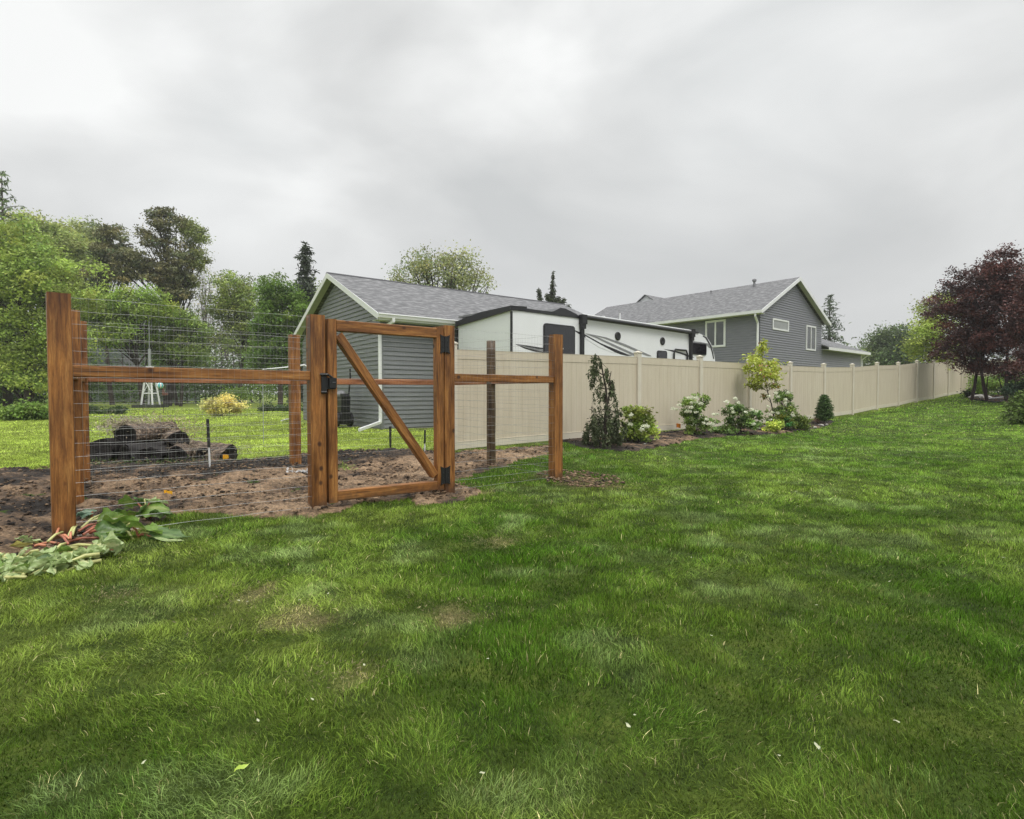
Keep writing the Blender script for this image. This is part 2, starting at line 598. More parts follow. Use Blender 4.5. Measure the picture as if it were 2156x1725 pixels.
def shingle_mat(name, sx, sy):
    m, nt, b, L = mat(name)
    co = N(nt, 'ShaderNodeTexCoord').outputs['UV']
    br = N(nt, 'ShaderNodeTexBrick')
    L(co, br.inputs['Vector'])
    br.inputs['Scale'].default_value = 1.0
    br.inputs['Brick Width'].default_value = 0.30; br.inputs['Row Height'].default_value = 0.14
    br.inputs['Mortar Size'].default_value = 0.006; br.inputs['Bias'].default_value = 0.0
    br.inputs['Color1'].default_value = (0.08, 0.082, 0.088, 1); br.inputs['Color2'].default_value = (0.19, 0.19, 0.20, 1)
    br.inputs['Mortar'].default_value = (0.06, 0.06, 0.065, 1)
    br.offset = 0.37; br.squash = 1.0
    n = noise(nt, mapping(nt, co, (3.4, 7.2, 1)), 1.0, 3, 0.6)
    c = mixc(nt, 0.75, br.outputs['Color'], ramp(nt, n, [(0.34, (0.055, 0.055, 0.057)), (0.5, (0.12, 0.12, 0.124)), (0.66, (0.27, 0.266, 0.268))]), 'MIX')
    gr = noise(nt, mapping(nt, co, (90, 90, 1)), 1.0, 2, 0.6)
    c = mixc(nt, 0.5, c, ramp(nt, gr, [(0.3, 0.6), (0.7, 1.3)]), 'MULTIPLY')
    L(c, b.inputs['Base Color'])
    b.inputs['Roughness'].default_value = 0.62
    b.inputs['Specular IOR Level'].default_value = 0.45
    bump(nt, b, br.outputs['Fac'], -0.4, 0.01)
    return m


M['shingle'] = shingle_mat('grey_shingles', 1, 1)


def lawn_mat():
    m, nt, b, L = mat('lawn_turf')
    geo = N(nt, 'ShaderNodeNewGeometry')
    co = geo.outputs['Position']
    big = noise(nt, co, 0.35, 4, 0.55)
    mid = noise(nt, co, 3.0, 5, 0.6)
    fine = noise(nt, co, 60, 3, 0.7)
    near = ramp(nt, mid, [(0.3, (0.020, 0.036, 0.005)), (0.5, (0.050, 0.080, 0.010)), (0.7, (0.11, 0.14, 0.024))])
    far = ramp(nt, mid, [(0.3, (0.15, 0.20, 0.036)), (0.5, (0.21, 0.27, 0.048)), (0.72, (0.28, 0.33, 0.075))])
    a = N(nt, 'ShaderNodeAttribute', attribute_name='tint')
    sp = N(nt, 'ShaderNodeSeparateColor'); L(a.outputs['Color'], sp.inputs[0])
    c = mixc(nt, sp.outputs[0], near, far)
    c = mixc(nt, sp.outputs[1], c, ramp(nt, fine, [(0.3, (0.08, 0.06, 0.03)), (0.6, (0.27, 0.20, 0.11))]))
    c = mixc(nt, 0.6, c, ramp(nt, fine, [(0.25, 0.45), (0.7, 1.35)]), 'MULTIPLY')
    c = mixc(nt, 0.7, c, ramp(nt, big, [(0.3, (0.75, 0.82, 0.7)), (0.7, (1.2, 1.12, 1.1))]), 'MULTIPLY')
    L(c, b.inputs['Base Color'])
    b.inputs['Roughness'].default_value = 0.8; b.inputs['Specular IOR Level'].default_value = 0.15
    bump(nt, b, fine, 0.6, 0.03)
    return m


M['lawn'] = lawn_mat()


def soil_mat(name, tan_bias):
    m, nt, b, L = mat(name)
    geo = N(nt, 'ShaderNodeNewGeometry')
    co = geo.outputs['Position']
    a = N(nt, 'ShaderNodeAttribute', attribute_name='tint')
    sp = N(nt, 'ShaderNodeSeparateColor'); L(a.outputs['Color'], sp.inputs[0])
    big = noise(nt, mapping(nt, co, (0.8, 1.6, 1)), 2.1, 6, 0.68, 0.4)
    ad = N(nt, 'ShaderNodeMath', operation='ADD'); L(big, ad.inputs[0]); L(sp.outputs[0], ad.inputs[1])
    c = ramp(nt, ad.outputs[0], [(0.38, (0.024, 0.018, 0.014)), (0.48, (0.075, 0.052, 0.036)), (0.56, (0.17, 0.112, 0.070)), (0.68, (0.27, 0.178, 0.105)), (0.86, (0.38, 0.26, 0.16))])
    f = noise(nt, co, 38, 6, 0.8)
    c = mixc(nt, 0.9, c, ramp(nt, f, [(0.32, 0.22), (0.5, 0.9), (0.70, 1.5)]), 'MULTIPLY')
    md_ = noise(nt, mapping(nt, co, (1, 2.2, 1)), 7.5, 5, 0.7)
    c = mixc(nt, 0.7, c, ramp(nt, md_, [(0.38, 0.25), (0.52, 1.0), (0.7, 1.25)]), 'MULTIPLY')
    L(c, b.inputs['Base Color'])
    L(ramp(nt, f, [(0.3, 0.55), (0.7, 0.95)]), b.inputs['Roughness'])
    b.inputs['Specular IOR Level'].default_value = 0.3
    bump(nt, b, f, 0.8, 0.03)
    return m


M['soil'] = soil_mat('garden_soil', 0)


# ------------------------------------------------------------------ setting: lawn, soil
def px_poly(pts):
    out = []
    for px, v in pts:
        p = G(px, v)
        out.append((p.x, p.y))
    return np.array(out)


def poly_sd(poly, X, Y):
    """signed distance to a polygon, positive inside"""
    X = np.asarray(X, float); Y = np.asarray(Y, float)
    d = np.full(X.shape, 1e9); ins = np.zeros(X.shape, bool)
    n = len(poly)
    for i in range(n):
        ax, ay = poly[i]; bx, by = poly[(i + 1) % n]
        ex, ey = bx - ax, by - ay
        t = np.clip(((X - ax) * ex + (Y - ay) * ey) / (ex * ex + ey * ey + 1e-12), 0, 1)
        d = np.minimum(d, np.hypot(X - ax - t * ex, Y - ay - t * ey))
        c = ((ay > Y) != (by > Y)) & (X < (bx - ax) * (Y - ay) / (by - ay + 1e-12) + ax)
        ins ^= c
    return np.where(ins, d, -d)


SOIL = px_poly([(-420, 1040), (-200, 1003), (0, 990), (95, 986), (180, 970), (300, 968), (500, 970), (600, 962), (640, 957), (700, 950), (800, 948), (905, 948),
                (960, 952), (1040, 950), (1180, 936), (1182, 950), (1100, 968), (1050, 985), (1000, 997), (958, 1016), (1005, 1028), (1015, 1038), (950, 1056),
                (880, 1064), (858, 1050), (760, 1060), (715, 1074), (660, 1086), (600, 1092), (520, 1082), (400, 1076), (345, 1082),
                (310, 1105), (215, 1135), (190, 1175), (70, 1200), (0, 1215), (-300, 1290)])
BED = px_poly([(1183, 929), (1235, 947), (1330, 950), (1400, 940), (1450, 926), (1500, 921), (1560, 917), (1640, 914), (1700, 905), (1748, 895), (1756, 887), (1700, 886), (1640, 889),
               (1560, 895), (1480, 902), (1400, 909), (1300, 917), (1183, 926)])
PATCH = px_poly([(1125, 1002), (1165, 992), (1230, 995), (1300, 1008), (1322, 1022), (1270, 1034), (1200, 1030), (1150, 1020)])
RBED = px_poly([(2032, 836), (2046, 842), (2080, 847), (2120, 849), (2200, 852), (2330, 850), (2330, 834), (2160, 833), (2046, 834)])
THIN = [(525, 1252, 0.15), (625, 1300, 0.17), (250, 1254, 0.09), (1040, 1140, 0.12), (960, 1290, 0.14), (750, 1420, 0.08), (1010, 1036, 0.2), (1225, 1012, .42), (1290, 1022, .25), (1165, 1003, .2)]
THIN = [(G(a, b), r) for a, b, r in THIN]


def bare(X, Y):
    """0 = full grass, 1 = bare"""
    nz = (fbm(X * 5, Y * 5, 5, 3) - 0.5) * 0.22
    k = np.maximum(poly_sd(SOIL, X, Y) + nz, poly_sd(BED, X, Y) + nz * 0.8)
    k = np.maximum(k, poly_sd(RBED, X, Y) + nz)
    out = np.clip(k / 0.05 + 0.5, 0, 1)
    p = poly_sd(PATCH, X, Y) + nz * 3.0 - .12
    out = np.maximum(out, np.clip(p / 0.10 + 0.3, 0, 1) * 0.8)
    return out


def thin(X, Y):
    t = np.zeros_like(X)
    for c, r in THIN:
        d = np.hypot(X - c.x, (Y - c.y)) / r + (fbm(X * 9, Y * 9, 9, 3) - 0.5) * 2.6
        t = np.maximum(t, np.clip(1.15 - d, 0, 1) * .75)
    return t


def lightness(X, Y):
    """the lawn past the garden on the left is the lighter, yellower turf"""
    m = (X - P1.x) * FN.x + (Y - P1.y) * FN.y
    return smooth(1.2, 5.5, m) * smooth(1.5, -0.5, X - V0.x - (Y - V0.y) * 1.25)


def axis(stops):
    a = []
    for (x0, x1, s) in stops:
        a.append(np.arange(x0, x1, s))
    a.append(np.array([stops[-1][1]]))
    return np.concatenate(a)


xs = axis([(-260, -60, 12), (-60, -20, 1.6), (-20, -8, .5), (-8, 10, .16), (10, 34, .6), (34, 80, 4), (80, 260, 15)])
ys = axis([(-12, 0, 1), (0, 12, .16), (12, 34, .5), (34, 80, 2), (80, 400, 16)])
gx, gy = np.meshgrid(xs, ys)
hz = ground(gx, gy) + 0.03 * (fbm(gx * 1.3, gy * 1.3, 3, 3) - 0.5) - 0.01
vv = np.stack([gx.ravel(), gy.ravel(), hz.ravel()], 1)
ny, nx = gx.shape
idx = np.arange(ny * nx).reshape(ny, nx)
ff = np.stack([idx[:-1, :-1], idx[:-1, 1:], idx[1:, 1:], idx[1:, :-1]], -1).reshape(-1, 4)
lt = lightness(gx, gy).ravel()
tn = np.clip(thin(gx, gy) * .75, 0, 1).ravel()
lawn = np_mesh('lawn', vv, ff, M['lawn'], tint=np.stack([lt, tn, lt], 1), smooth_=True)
lawn['kind'] = 'structure'
del vv, ff


def soil_sheet(name, poly, step, lift, rough_amp, tone):
    x0, y0 = poly.min(0) - 0.3; x1, y1 = poly.max(0) + 0.3
    ax = np.arange(x0, x1, step); ay = np.arange(y0, y1, step)
    gx, gy = np.meshgrid(ax, ay)
    nz = (fbm(gx * 5, gy * 5, 5, 3) - 0.5) * 0.22
    sd = poly_sd(poly, gx, gy) + nz
    h = ground(gx, gy) + 0.03 * (fbm(gx * 1.3, gy * 1.3, 3, 3) - 0.5)
    l1 = fbm(gx * 3.2, gy * 3.2, 21, 3); l2 = fbm(gx * 11, gy * 11, 31, 3); l3 = fbm(gx * 30, gy * 30, 41, 2)
    edge = np.clip(sd / 0.10, -1, 1)
    z = h + lift * edge + (np.clip(edge, 0, 1)) * rough_amp * ((l1 - .5) * 1.3 + (np.abs(l2 - .5) * 1.6 - .2) * 0.8 + (l3 - .5) * 0.45)
    z = np.where(sd < 0, h - 0.03, z)
    v = np.stack([gx.ravel(), gy.ravel(), z.ravel()], 1)
    ny, nx = gx.shape
    idx = np.arange(ny * nx).reshape(ny, nx)
    f = np.stack([idx[:-1, :-1], idx[:-1, 1:], idx[1:, 1:], idx[1:, :-1]], -1).reshape(-1, 4)
    keep = (sd.ravel()[f] > -0.04).all(1)
    f = f[keep]
    used = np.unique(f); mp = -np.ones(len(v), int); mp[used] = np.arange(len(used))
    t = tone(gx, gy, l1, l2).ravel()[used]
    o = np_mesh(name, v[used], mp[f], M['soil'], tint=np.stack([t, t, t], 1), smooth_=True)
    o['kind'] = 'structure'
    return o


def tone_garden(x, y, l1, l2):
    m = (x - P1.x) * FN.x + (y - P1.y) * FN.y
    t = (x - P1.x) * FD.x + (y - P1.y) * FD.y
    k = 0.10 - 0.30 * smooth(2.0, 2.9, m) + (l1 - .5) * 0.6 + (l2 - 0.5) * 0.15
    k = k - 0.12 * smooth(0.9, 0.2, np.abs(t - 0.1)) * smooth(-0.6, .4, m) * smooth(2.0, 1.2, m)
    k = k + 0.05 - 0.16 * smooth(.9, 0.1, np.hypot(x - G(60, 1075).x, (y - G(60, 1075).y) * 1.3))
    return k


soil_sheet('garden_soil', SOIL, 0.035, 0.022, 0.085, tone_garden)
soil_sheet('planting_bed', BED, 0.05, 0.025, 0.05, lambda x, y, a, b: -0.12 + (a - .5) * .6 + 0.15 * smooth(1.2, 0.2, np.abs(x - G(1420, 925).x)))
scatter_later = PATCH
soil_sheet('stone_bed', RBED, 0.15, 0.03, 0.03, lambda x, y, a, b: -0.2 + (a - .5) * .4)


def scatter_clods(name, n, seed, region, smin, smax, tone):
    rng = np.random.default_rng(seed)
    (x0, y0), (x1, y1) = region.min(0), region.max(0)
    P = np.stack([rng.uniform(x0, x1, n * 6), rng.uniform(y0, y1, n * 6)], 1)
    P = P[poly_sd(region, P[:, 0], P[:, 1]) > 0.03][:n]
    n = len(P)
    base = np.array([(1, 0, 0), (-.5, .87, 0), (-.5, -.87, 0), (.2, .1, .8), (0.1, .2, -.6), (.6, -.6, .35), (-.7, .3, .4)], float)
    faces = np.array([(0, 1, 3), (1, 6, 3), (6, 2, 3), (2, 5, 3), (5, 0, 3), (1, 0, 4), (2, 6, 4), (6, 1, 4), (0, 5, 4), (5, 2, 4)])
    s = smin + (smax - smin) * rng.random(n) ** 2.5
    ang = rng.uniform(0, 2 * PI, n)
    V = base[None] * (0.7 + 0.6 * rng.random((n, 7, 3))) * s[:, None, None] * np.array([1.3, 1, .7])
    ca, sa = np.cos(ang)[:, None], np.sin(ang)[:, None]
    X = V[..., 0] * ca - V[..., 1] * sa; Y = V[..., 0] * sa + V[..., 1] * ca
    Z = V[..., 2] + (ground(P[:, 0], P[:, 1]) + 0.035)[:, None]
    V = np.stack([X + P[:, :1], Y + P[:, 1:], Z], -1).reshape(-1, 3)
    Fc = (faces[None] + (np.arange(n) * 7)[:, None, None]).reshape(-1, 3)
    t = np.repeat(tone + rng.normal(0, .13, n), 7)
    o = np_mesh(name, V, Fc, M['soil'], tint=np.stack([t, t, t], 1))
    o['kind'] = 'stuff'
    return o


scatter_clods('soil_clods', 9000, 3, SOIL, 0.005, 0.028, 0.10)
scatter_clods('turned_soil', 700, 7, PATCH, 0.006, 0.03, 0.17)
scatter_clods('bark_mulch', 1500, 4, BED, 0.012, 0.035, -0.12)
scatter_clods('bed_gravel', 900, 5, RBED, 0.03, 0.07, 0.05)


# ------------------------------------------------------------------ grass blades
def grass(name, seed, bands, col_fn, hscale=1.0):
    rng = np.random.default_rng(seed)
    VV = []; F3 = []; F4 = []; TT = []; base = 0
    for (y0, y1, dens, w, h, seg) in bands:
        wid = 1.0 * y1 + 1.0
        area = 2 * wid * (y1 - y0)
        n = int(area * dens)
        Y = rng.uniform(y0, y1, n); X = rng.uniform(-wid, wid, n)
        k = (np.abs(X) < Y * 1.0 + 0.9)
        beyond = (X - V0.x) * VN.x + (Y - V0.y) * VN.y
        k &= ~((beyond > -0.05) & (X > V0.x))
        gm = (X - P1.x) * FN.x + (Y - P1.y) * FN.y
        X, Y = X[k], Y[k]
        b = bare(X, Y)
        th = thin(X, Y)
        dens2 = 0.55 + 0.45 * fbm(X * 2.5, Y * 2.5, 71, 3)
        k = rng.random(len(X)) > np.maximum(b, th * 0.72) + (1 - dens2) * 0.25
        X, Y, th = X[k], Y[k], th[k]
        n = len(X)
        tuft = fbm(X * 2.2, Y * 2.2, 12, 3)
        tuft2 = fbm(X * 7, Y * 7, 13, 2)
        tuft3 = fbm(X * 6.5, Y * 6.5, 19, 2)
        tuft4 = fbm(X * 3.6 + 7, Y * 5.6, 23, 4, .7)
        tf = np.clip((tuft - .5) * .6 + (tuft3 - .5) * 1.9 + (tuft4 - .5) * 2.3 + .5, 0, 1)
        H = h * hscale * (0.55 + 0.75 * tf + 0.8 * (tuft2 - .5)) * rng.uniform(0.5, 1.25, n) * (1 - 0.5 * th)
        H = np.maximum(H, .015)
        la = 2 * PI * 3.0 * fbm(X * 1.7, Y * 1.7, 14, 3) + rng.normal(0, 1.3, n)
        lean = H * np.clip(0.45 + 1.3 * fbm(X * 1.7, Y * 1.7, 15, 3) - 0.35 + rng.normal(0, 0.3, n), 0.05, 1.7)
        dx = np.cos(la) * lean; dy = np.sin(la) * lean
        fa = rng.uniform(0, 2 * PI, n)
        broad = rng.random(n) < 0.035
        wm = np.where(broad, 2.6, 1.0) * rng.uniform(.6, 1.4, n)
        wx = np.cos(fa) * w * 0.5 * wm; wy = np.sin(fa) * w * 0.5 * wm
        z0 = ground(X, Y) + 0.03 * (fbm(X * 1.3, Y * 1.3, 3, 3) - 0.5) - 0.012
        levels = {3: [0, .4, .75, 1.0], 2: [0, .55, 1.0], 1: [0, 1.0]}[seg]
        rows = []
        for t in levels:
            cx = X + dx * t * t; cy = Y + dy * t * t; cz = z0 + H * (t - 0.28 * t * t * np.minimum(lean / H, 1.3))
            ww = (1 - t) ** 0.6
            if t < 1.0:
                rows.append(np.stack([cx - wx * ww, cy - wy * ww, cz], 1)); rows.append(np.stack([cx + wx * ww, cy + wy * ww, cz], 1))
            else:
                rows.append(np.stack([cx, cy, cz], 1))
        P = np.stack(rows, 1)
        nv = P.shape[1]
        ids = base + np.arange(n)[:, None] * nv
        for i in range(seg - 1):
            F4.append(ids + np.array([[2 * i, 2 * i + 1, 2 * i + 3, 2 * i + 2]]))
        F3.append(ids + np.array([[2 * seg - 2, 2 * seg - 1, 2 * seg]]))
        c = col_fn(X, Y, rng, tf, tuft2, th)
        TT.append(np.repeat(c, nv, 0)); VV.append(P.reshape(-1, 3)); base += n * nv
    faces = ([np.concatenate(F4)] if F4 else []) + [np.concatenate(F3)]
    o = np_mesh(name, np.concatenate(VV), faces, M['grass'], tint=np.concatenate(TT), smooth_=True)
    o['kind'] = 'stuff'
    return o


def grass_col(X, Y, rng, tuft, tuft2, th):
    n = len(X)
    l = lightness(X, Y)[:, None]
    a = np.array([0.070, 0.150, 0.012]); b = np.array([0.215, 0.285, 0.050])
    t = np.clip(0.5 + (fbm(X * .8, Y * .8, 16, 4) - .5) * 2.4 + rng.normal(0, .22, n), 0, 1)[:, None]
    c = a * (1 - t) + b * t
    # lusher and brighter to the right, paler where trodden near the gate
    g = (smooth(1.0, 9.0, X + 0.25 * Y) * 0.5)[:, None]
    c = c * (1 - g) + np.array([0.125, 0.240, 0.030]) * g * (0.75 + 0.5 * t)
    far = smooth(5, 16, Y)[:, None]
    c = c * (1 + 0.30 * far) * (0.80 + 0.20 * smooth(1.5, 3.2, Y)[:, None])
    bl = np.clip((fbm(X * 2.6, Y * 2.6, 18, 4) - .56) * 5, 0, 1)[:, None]  # wet glints painted into the blade colour as pale patches
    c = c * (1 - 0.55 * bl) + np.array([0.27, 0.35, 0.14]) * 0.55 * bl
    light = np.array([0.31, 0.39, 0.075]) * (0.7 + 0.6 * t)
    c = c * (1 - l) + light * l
    pale = (rng.random(n) < 0.02 + 0.30 * th)[:, None]
    straw = np.array([0.50, 0.45, 0.22]) * rng.uniform(.6, 1.2, n)[:, None]
    c = np.where(pale, straw, c)
    dry = (np.clip(th, 0, 1) * 0.5)[:, None]
    c = c * (1 - dry) + np.array([0.42, 0.33, 0.17]) * dry
    return c * (rng.uniform(.25, 2.0, n) * (0.62 + 0.72 * tuft))[:, None]


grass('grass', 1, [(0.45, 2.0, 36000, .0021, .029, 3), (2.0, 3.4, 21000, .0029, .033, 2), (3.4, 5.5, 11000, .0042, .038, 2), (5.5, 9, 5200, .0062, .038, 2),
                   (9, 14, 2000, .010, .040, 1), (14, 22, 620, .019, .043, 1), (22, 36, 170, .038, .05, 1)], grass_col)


# ------------------------------------------------------------------ timber helpers
def member(name, a, b, wy, wz, m, parent=None, roll=0.0, rng=random):
    """a squared timber from a to b; its local X runs along the grain. wy sideways, wz the other way"""
    a = Vector(a); b = Vector(b)
    d = b - a
    L_ = d.length
    x = d.normalized()
    ref = Vector((FN.x, FN.y, 0)) if abs(x.z) > 0.7 else Vector((0, 0, 1))
    z = (ref - x * ref.dot(x)).normalized()
    y = z.cross(x)
    mb = MB()
    mb.bbox(0, L_, -wy / 2, wy / 2, -wz / 2, wz / 2, 0.006)
    me = mb.build(name, m)
    rot = Matrix((x, y, z)).transposed().to_4x4()
    me.matrix_world = Matrix.Translation(a) @ rot @ Matrix.Rotation(roll, 4, 'X')
    if parent is not None:
        me.parent = parent
        me.matrix_parent_inverse = Matrix.Identity(4)
        me.matrix_basis = parent.matrix_basis.inverted() @ (Matrix.Translation(a) @ rot @ Matrix.Rotation(roll, 4, 'X'))
    return me


def FP(t, m, z=0.0):
    """garden frame: t along the front fence, m back from it"""
    return Vector((P1.x + FD.x * t + FN.x * m, P1.y + FD.y * t + FN.y * m, z))


def build_garden_fence():
    root = thing('garden_fence', 'cedar post and rail garden fence strung with welded wire mesh around the dug bed', 'fence', FP(0, 0, 0))
    T_G, T_H, T_C = 1.927, 3.392, 5.038
    top = 1.895
    posts = [(0, 0, top, .142, 'cedar', 0.10), (T_G, 0, 1.895, .142, 'cedar', 0.0), (T_H, 0, 1.90, .132, 'cedar', 0.0), (T_C, 0, 1.905, .138, 'cedar', 0.0),
             (0.03, 1.31, 1.93, .135, 'cedar', 0.0), (0.06, 2.63, 1.965, .135, 'cedar', 0.0), (2.447, 2.66, 1.965, .13, 'cedar', 0.02), (4.9, 2.75, 1.95, .135, 'cedar', 0.0)]
    for i, (t, m, z, w, mk, tw) in enumerate(posts):
        p = FP(t, m)
        member('post', (p.x, p.y, gz(p.x, p.y) - 0.25), (p.x, p.y, z), w, w, M[mk], root, roll=tw)
    # the round treated post on the right side
    p = Vector((-0.318, 8.30, 0))
    mb = MB()
    nn = 14
    pts = [(p.x, p.y, 0.115 - 0.25 + k * (1.93 - 0.115 + 0.25) / 10) for k in range(11)]
    L_ = 2.065
    mb.tube([(k * L_ / 10, 0.002 * math.sin(k), 0.002 * math.cos(k * 2)) for k in range(11)], [0.068 + 0.0015 * math.sin(k * 1.7) for k in range(11)], nn)
    o = mb.build('post', M['treated'], root, True)
    o.matrix_basis = root.matrix_basis.inverted() @ Matrix.Translation((p.x, p.y, -0.135)) @ Matrix.Rotation(-PI / 2, 4, 'Y')
    tag(o, 'round brown treated post')
    # pale split strip along its side
    # rails
    zt, h = 0.0, 0.089
    c = 1.14 + 0.170
    rails = [((0.06, 0), (T_G - .06, 0), c, c - 0.004, 'cedar'), ((T_H + .06, 0), (T_C - .06, 0), c + .01, c + .006, 'cedar'),
             ((0.12, 2.63), (2.40, 2.66), c + 0.005, c + .0, 'cedar_pink'), ((2.50, 2.66), (4.84, 2.75), c + 0.0, c + .012, 'cedar_pink'),
             ((0.02, 0.07), (0.03, 1.25), c, c, 'cedar'), ((0.03, 1.37), (0.06, 2.57), c, c, 'cedar')]
    for (a, b, za, zb, mk) in rails:
        A = FP(a[0], a[1], za); B = FP(b[0], b[1], zb)
        member('rail', A, B, 0.089, h, M[mk], root)
    A = FP(4.9, 2.69, c + .005); B = Vector((-0.318, 8.30, c + .01)); C = FP(T_C, .06, c + .01)
    member('rail', A, B + (A - B).normalized() * 0.06, 0.089, h, M['cedar_pink'], root)
    member('rail', B + (C - B).normalized() * 0.06, C, 0.089, h, M['cedar_pink'], root)

    # welded wire: one mesh per bay
    def wire(a, b, z0, z1, sx=0.0508, sz=0.1016, r=0.0012, rv=0.0005, wob=1):
        mb = MB()
        a = Vector(a); b = Vector(b)
        L2 = (b - a).length; d = (b - a).normalized()
        g0 = gz(a.x, a.y); g1 = gz(b.x, b.y)
        k = 0
        nrm = Vector((-d.y, d.x, 0))
        while z0 + k * sz <= z1:
            z = z0 + k * sz
            n = 14
            mb.tube([a + d * (L2 * i / n) + nrm * (0.004 * math.sin(i * 2.1 + k)) + Vector((0, 0, z + (g0 * (1 - i / n) + g1 * i / n) * 0.5 + 0.003 * math.sin(i * 1.3 + k * 2))) for i in range(n + 1)], r, 4, False)
            k += 1
        top_ = z0 + (k - 1) * sz
        s = 0.02
        while s < L2:
            q = a + d * s
            q1 = q + nrm * 0.003
            o1 = 0.5 * (g0 * (1 - s / L2) + g1 * s / L2)
            mb.tube([q1 + Vector((0, 0, z0 + o1)), q1 + nrm * 0.003 * math.sin(s * 9) + Vector((0, 0, (z0 + top_) / 2 + o1)), q1 + Vector((0, 0, top_ + o1 + 0.01))], rv, 3, False)
            s += sx
        o = mb.build('wire_mesh', M['wire'])
        o.parent = root
        o.matrix_basis = root.matrix_basis.inverted()
        return o
    wire(FP(0.06, -.050), FP(T_G - .06, -.050), 0.04, 1.88)
    wire(FP(T_H + .06, -.050), FP(T_C - .03, -.050), 0.04, 1.88)
    wire(FP(0.10, 2.55), FP(2.44, 2.585), 0.07, 1.90, r=.0010, rv=.0005)
    wire(FP(2.45, 2.585), FP(4.85, 2.67), 0.07, 1.90, r=.0010, rv=.0005)
    wire(FP(-0.075, 0.07), FP(-0.01, 2.58), 0.06, 1.90)
    q = Vector((-0.318, 8.30, 0)) + Vector((-0.06, -0.045, 0))
    wire(FP(4.83, 2.70), q, 0.07, 1.90)
    wire(q, FP(T_C - .08, .03), 0.06, 1.90)
    return root


build_garden_fence()


def build_gate():
    """hung on the post beside it, latch on the other side; brace runs from the top of the latch side to the foot of the hinge side"""
    t0, t1 = 2.02, 3.312
    zb, zt = 0.055, 1.865
    root = thing('garden_gate', 'cedar garden gate with one diagonal brace, black hinges and a black latch', 'gate', FP(t0, 0, 0))
    s = .089

    def mem(name, a, b, wy, wz, mk='cedar'):
        return member(name, a, b, wy, wz, M[mk], root)
    m0 = -0.03
    mem('stile', FP(t0 + s / 2, m0, zb), FP(t0 + s / 2, m0, zt), s, s)
    mem('stile', FP(t1 - s / 2, m0, zb), FP(t1 - s / 2, m0, zt + .01), s, s)
    mem('top_rail', FP(t0 + s, m0, zt - .06), FP(t1 - s, m0, zt - .06), s, .11)
    mem('bottom_rail', FP(t0 + s, m0, zb + .065), FP(t1 - s, m0, zb + .055), s, .10)
    mem('brace', FP(t0 + s + .02, m0 - 0.0, zt - .15), FP(t1 - s - .02, m0 - .0, zb + .17), s * .98, .089)

    def put(mb, name, mk):
        o = mb.build(name, M[mk])
        o.parent = root
        o.matrix_basis = root.matrix_basis.inverted()
        return o
    ang = math.atan2(FD.y, FD.x)
    for zc in (1.685, 0.215):
        mb = MB()
        tc = t1 + .012
        F0 = Matrix.Translation(FP(tc, m0 - s / 2 - .006, zc)) @ Matrix.Rotation(ang, 4, 'Z')
        # butterfly plates and a knuckle between them
        for sg in (-1, 1):
            pts = [(sg * .008, -.085), (sg * .045, -.098), (sg * .062, -.108), (sg * .057, -.06), (sg * .056, 0), (sg * .057, .06), (sg * .062, .108), (sg * .045, .098), (sg * .008, .085)]
            if sg < 0:
                pts = pts[::-1]
            mb.prism([(x, z) for x, z in pts], -.004, .004, F0)
            for (bx, bz) in ((.045, .088), (.045, -.088), (.03, .03), (.03, -.03)):
                mb.lathe([(.006, 0), (.006, .004), (.003, .007)], 8, F0 @ Matrix.Translation((sg * bx, -.004, bz)) @ Matrix.Rotation(PI / 2, 4, 'X'))
        mb.tube([F0 @ Vector((0, -.006, -.088)), F0 @ Vector((0, -.006, .088))], .009, 10)
        put(mb, 'hinge', 'iron')
    # gravity latch
    mb = MB()
    F0 = Matrix.Translation(FP(t0 + .015, m0 - s / 2 - .008, 1.235)) @ Matrix.Rotation(ang, 4, 'Z')
    mb.box(-.035, .055, -.008, .008, -.055, .055, F0)
    mb.box(-.085, -.035, -.012, .004, -.10, .10, F0)
    mb.box(-.02, .05, -.045, -.008, -.045, .05, F0)
    mb.tube([F0 @ Vector((-.1, -.012, .085)), F0 @ Vector((-.03, -.03, .085)), F0 @ Vector((.02, -.03, .05))], .011, 8)
    mb.tube([F0 @ Vector((-.09, -.012, -.085)), F0 @ Vector((-.04, -.02, -.085))], .012, 8)
    lt_ = put(mb, 'latch', 'iron')
    mb = MB()
    mb.box(.008, .04, -.049, -.045, .008, .013, F0)
    put(mb, 'latch_plate', 'bolt')
    # screw heads in the timber
    return root


build_gate()


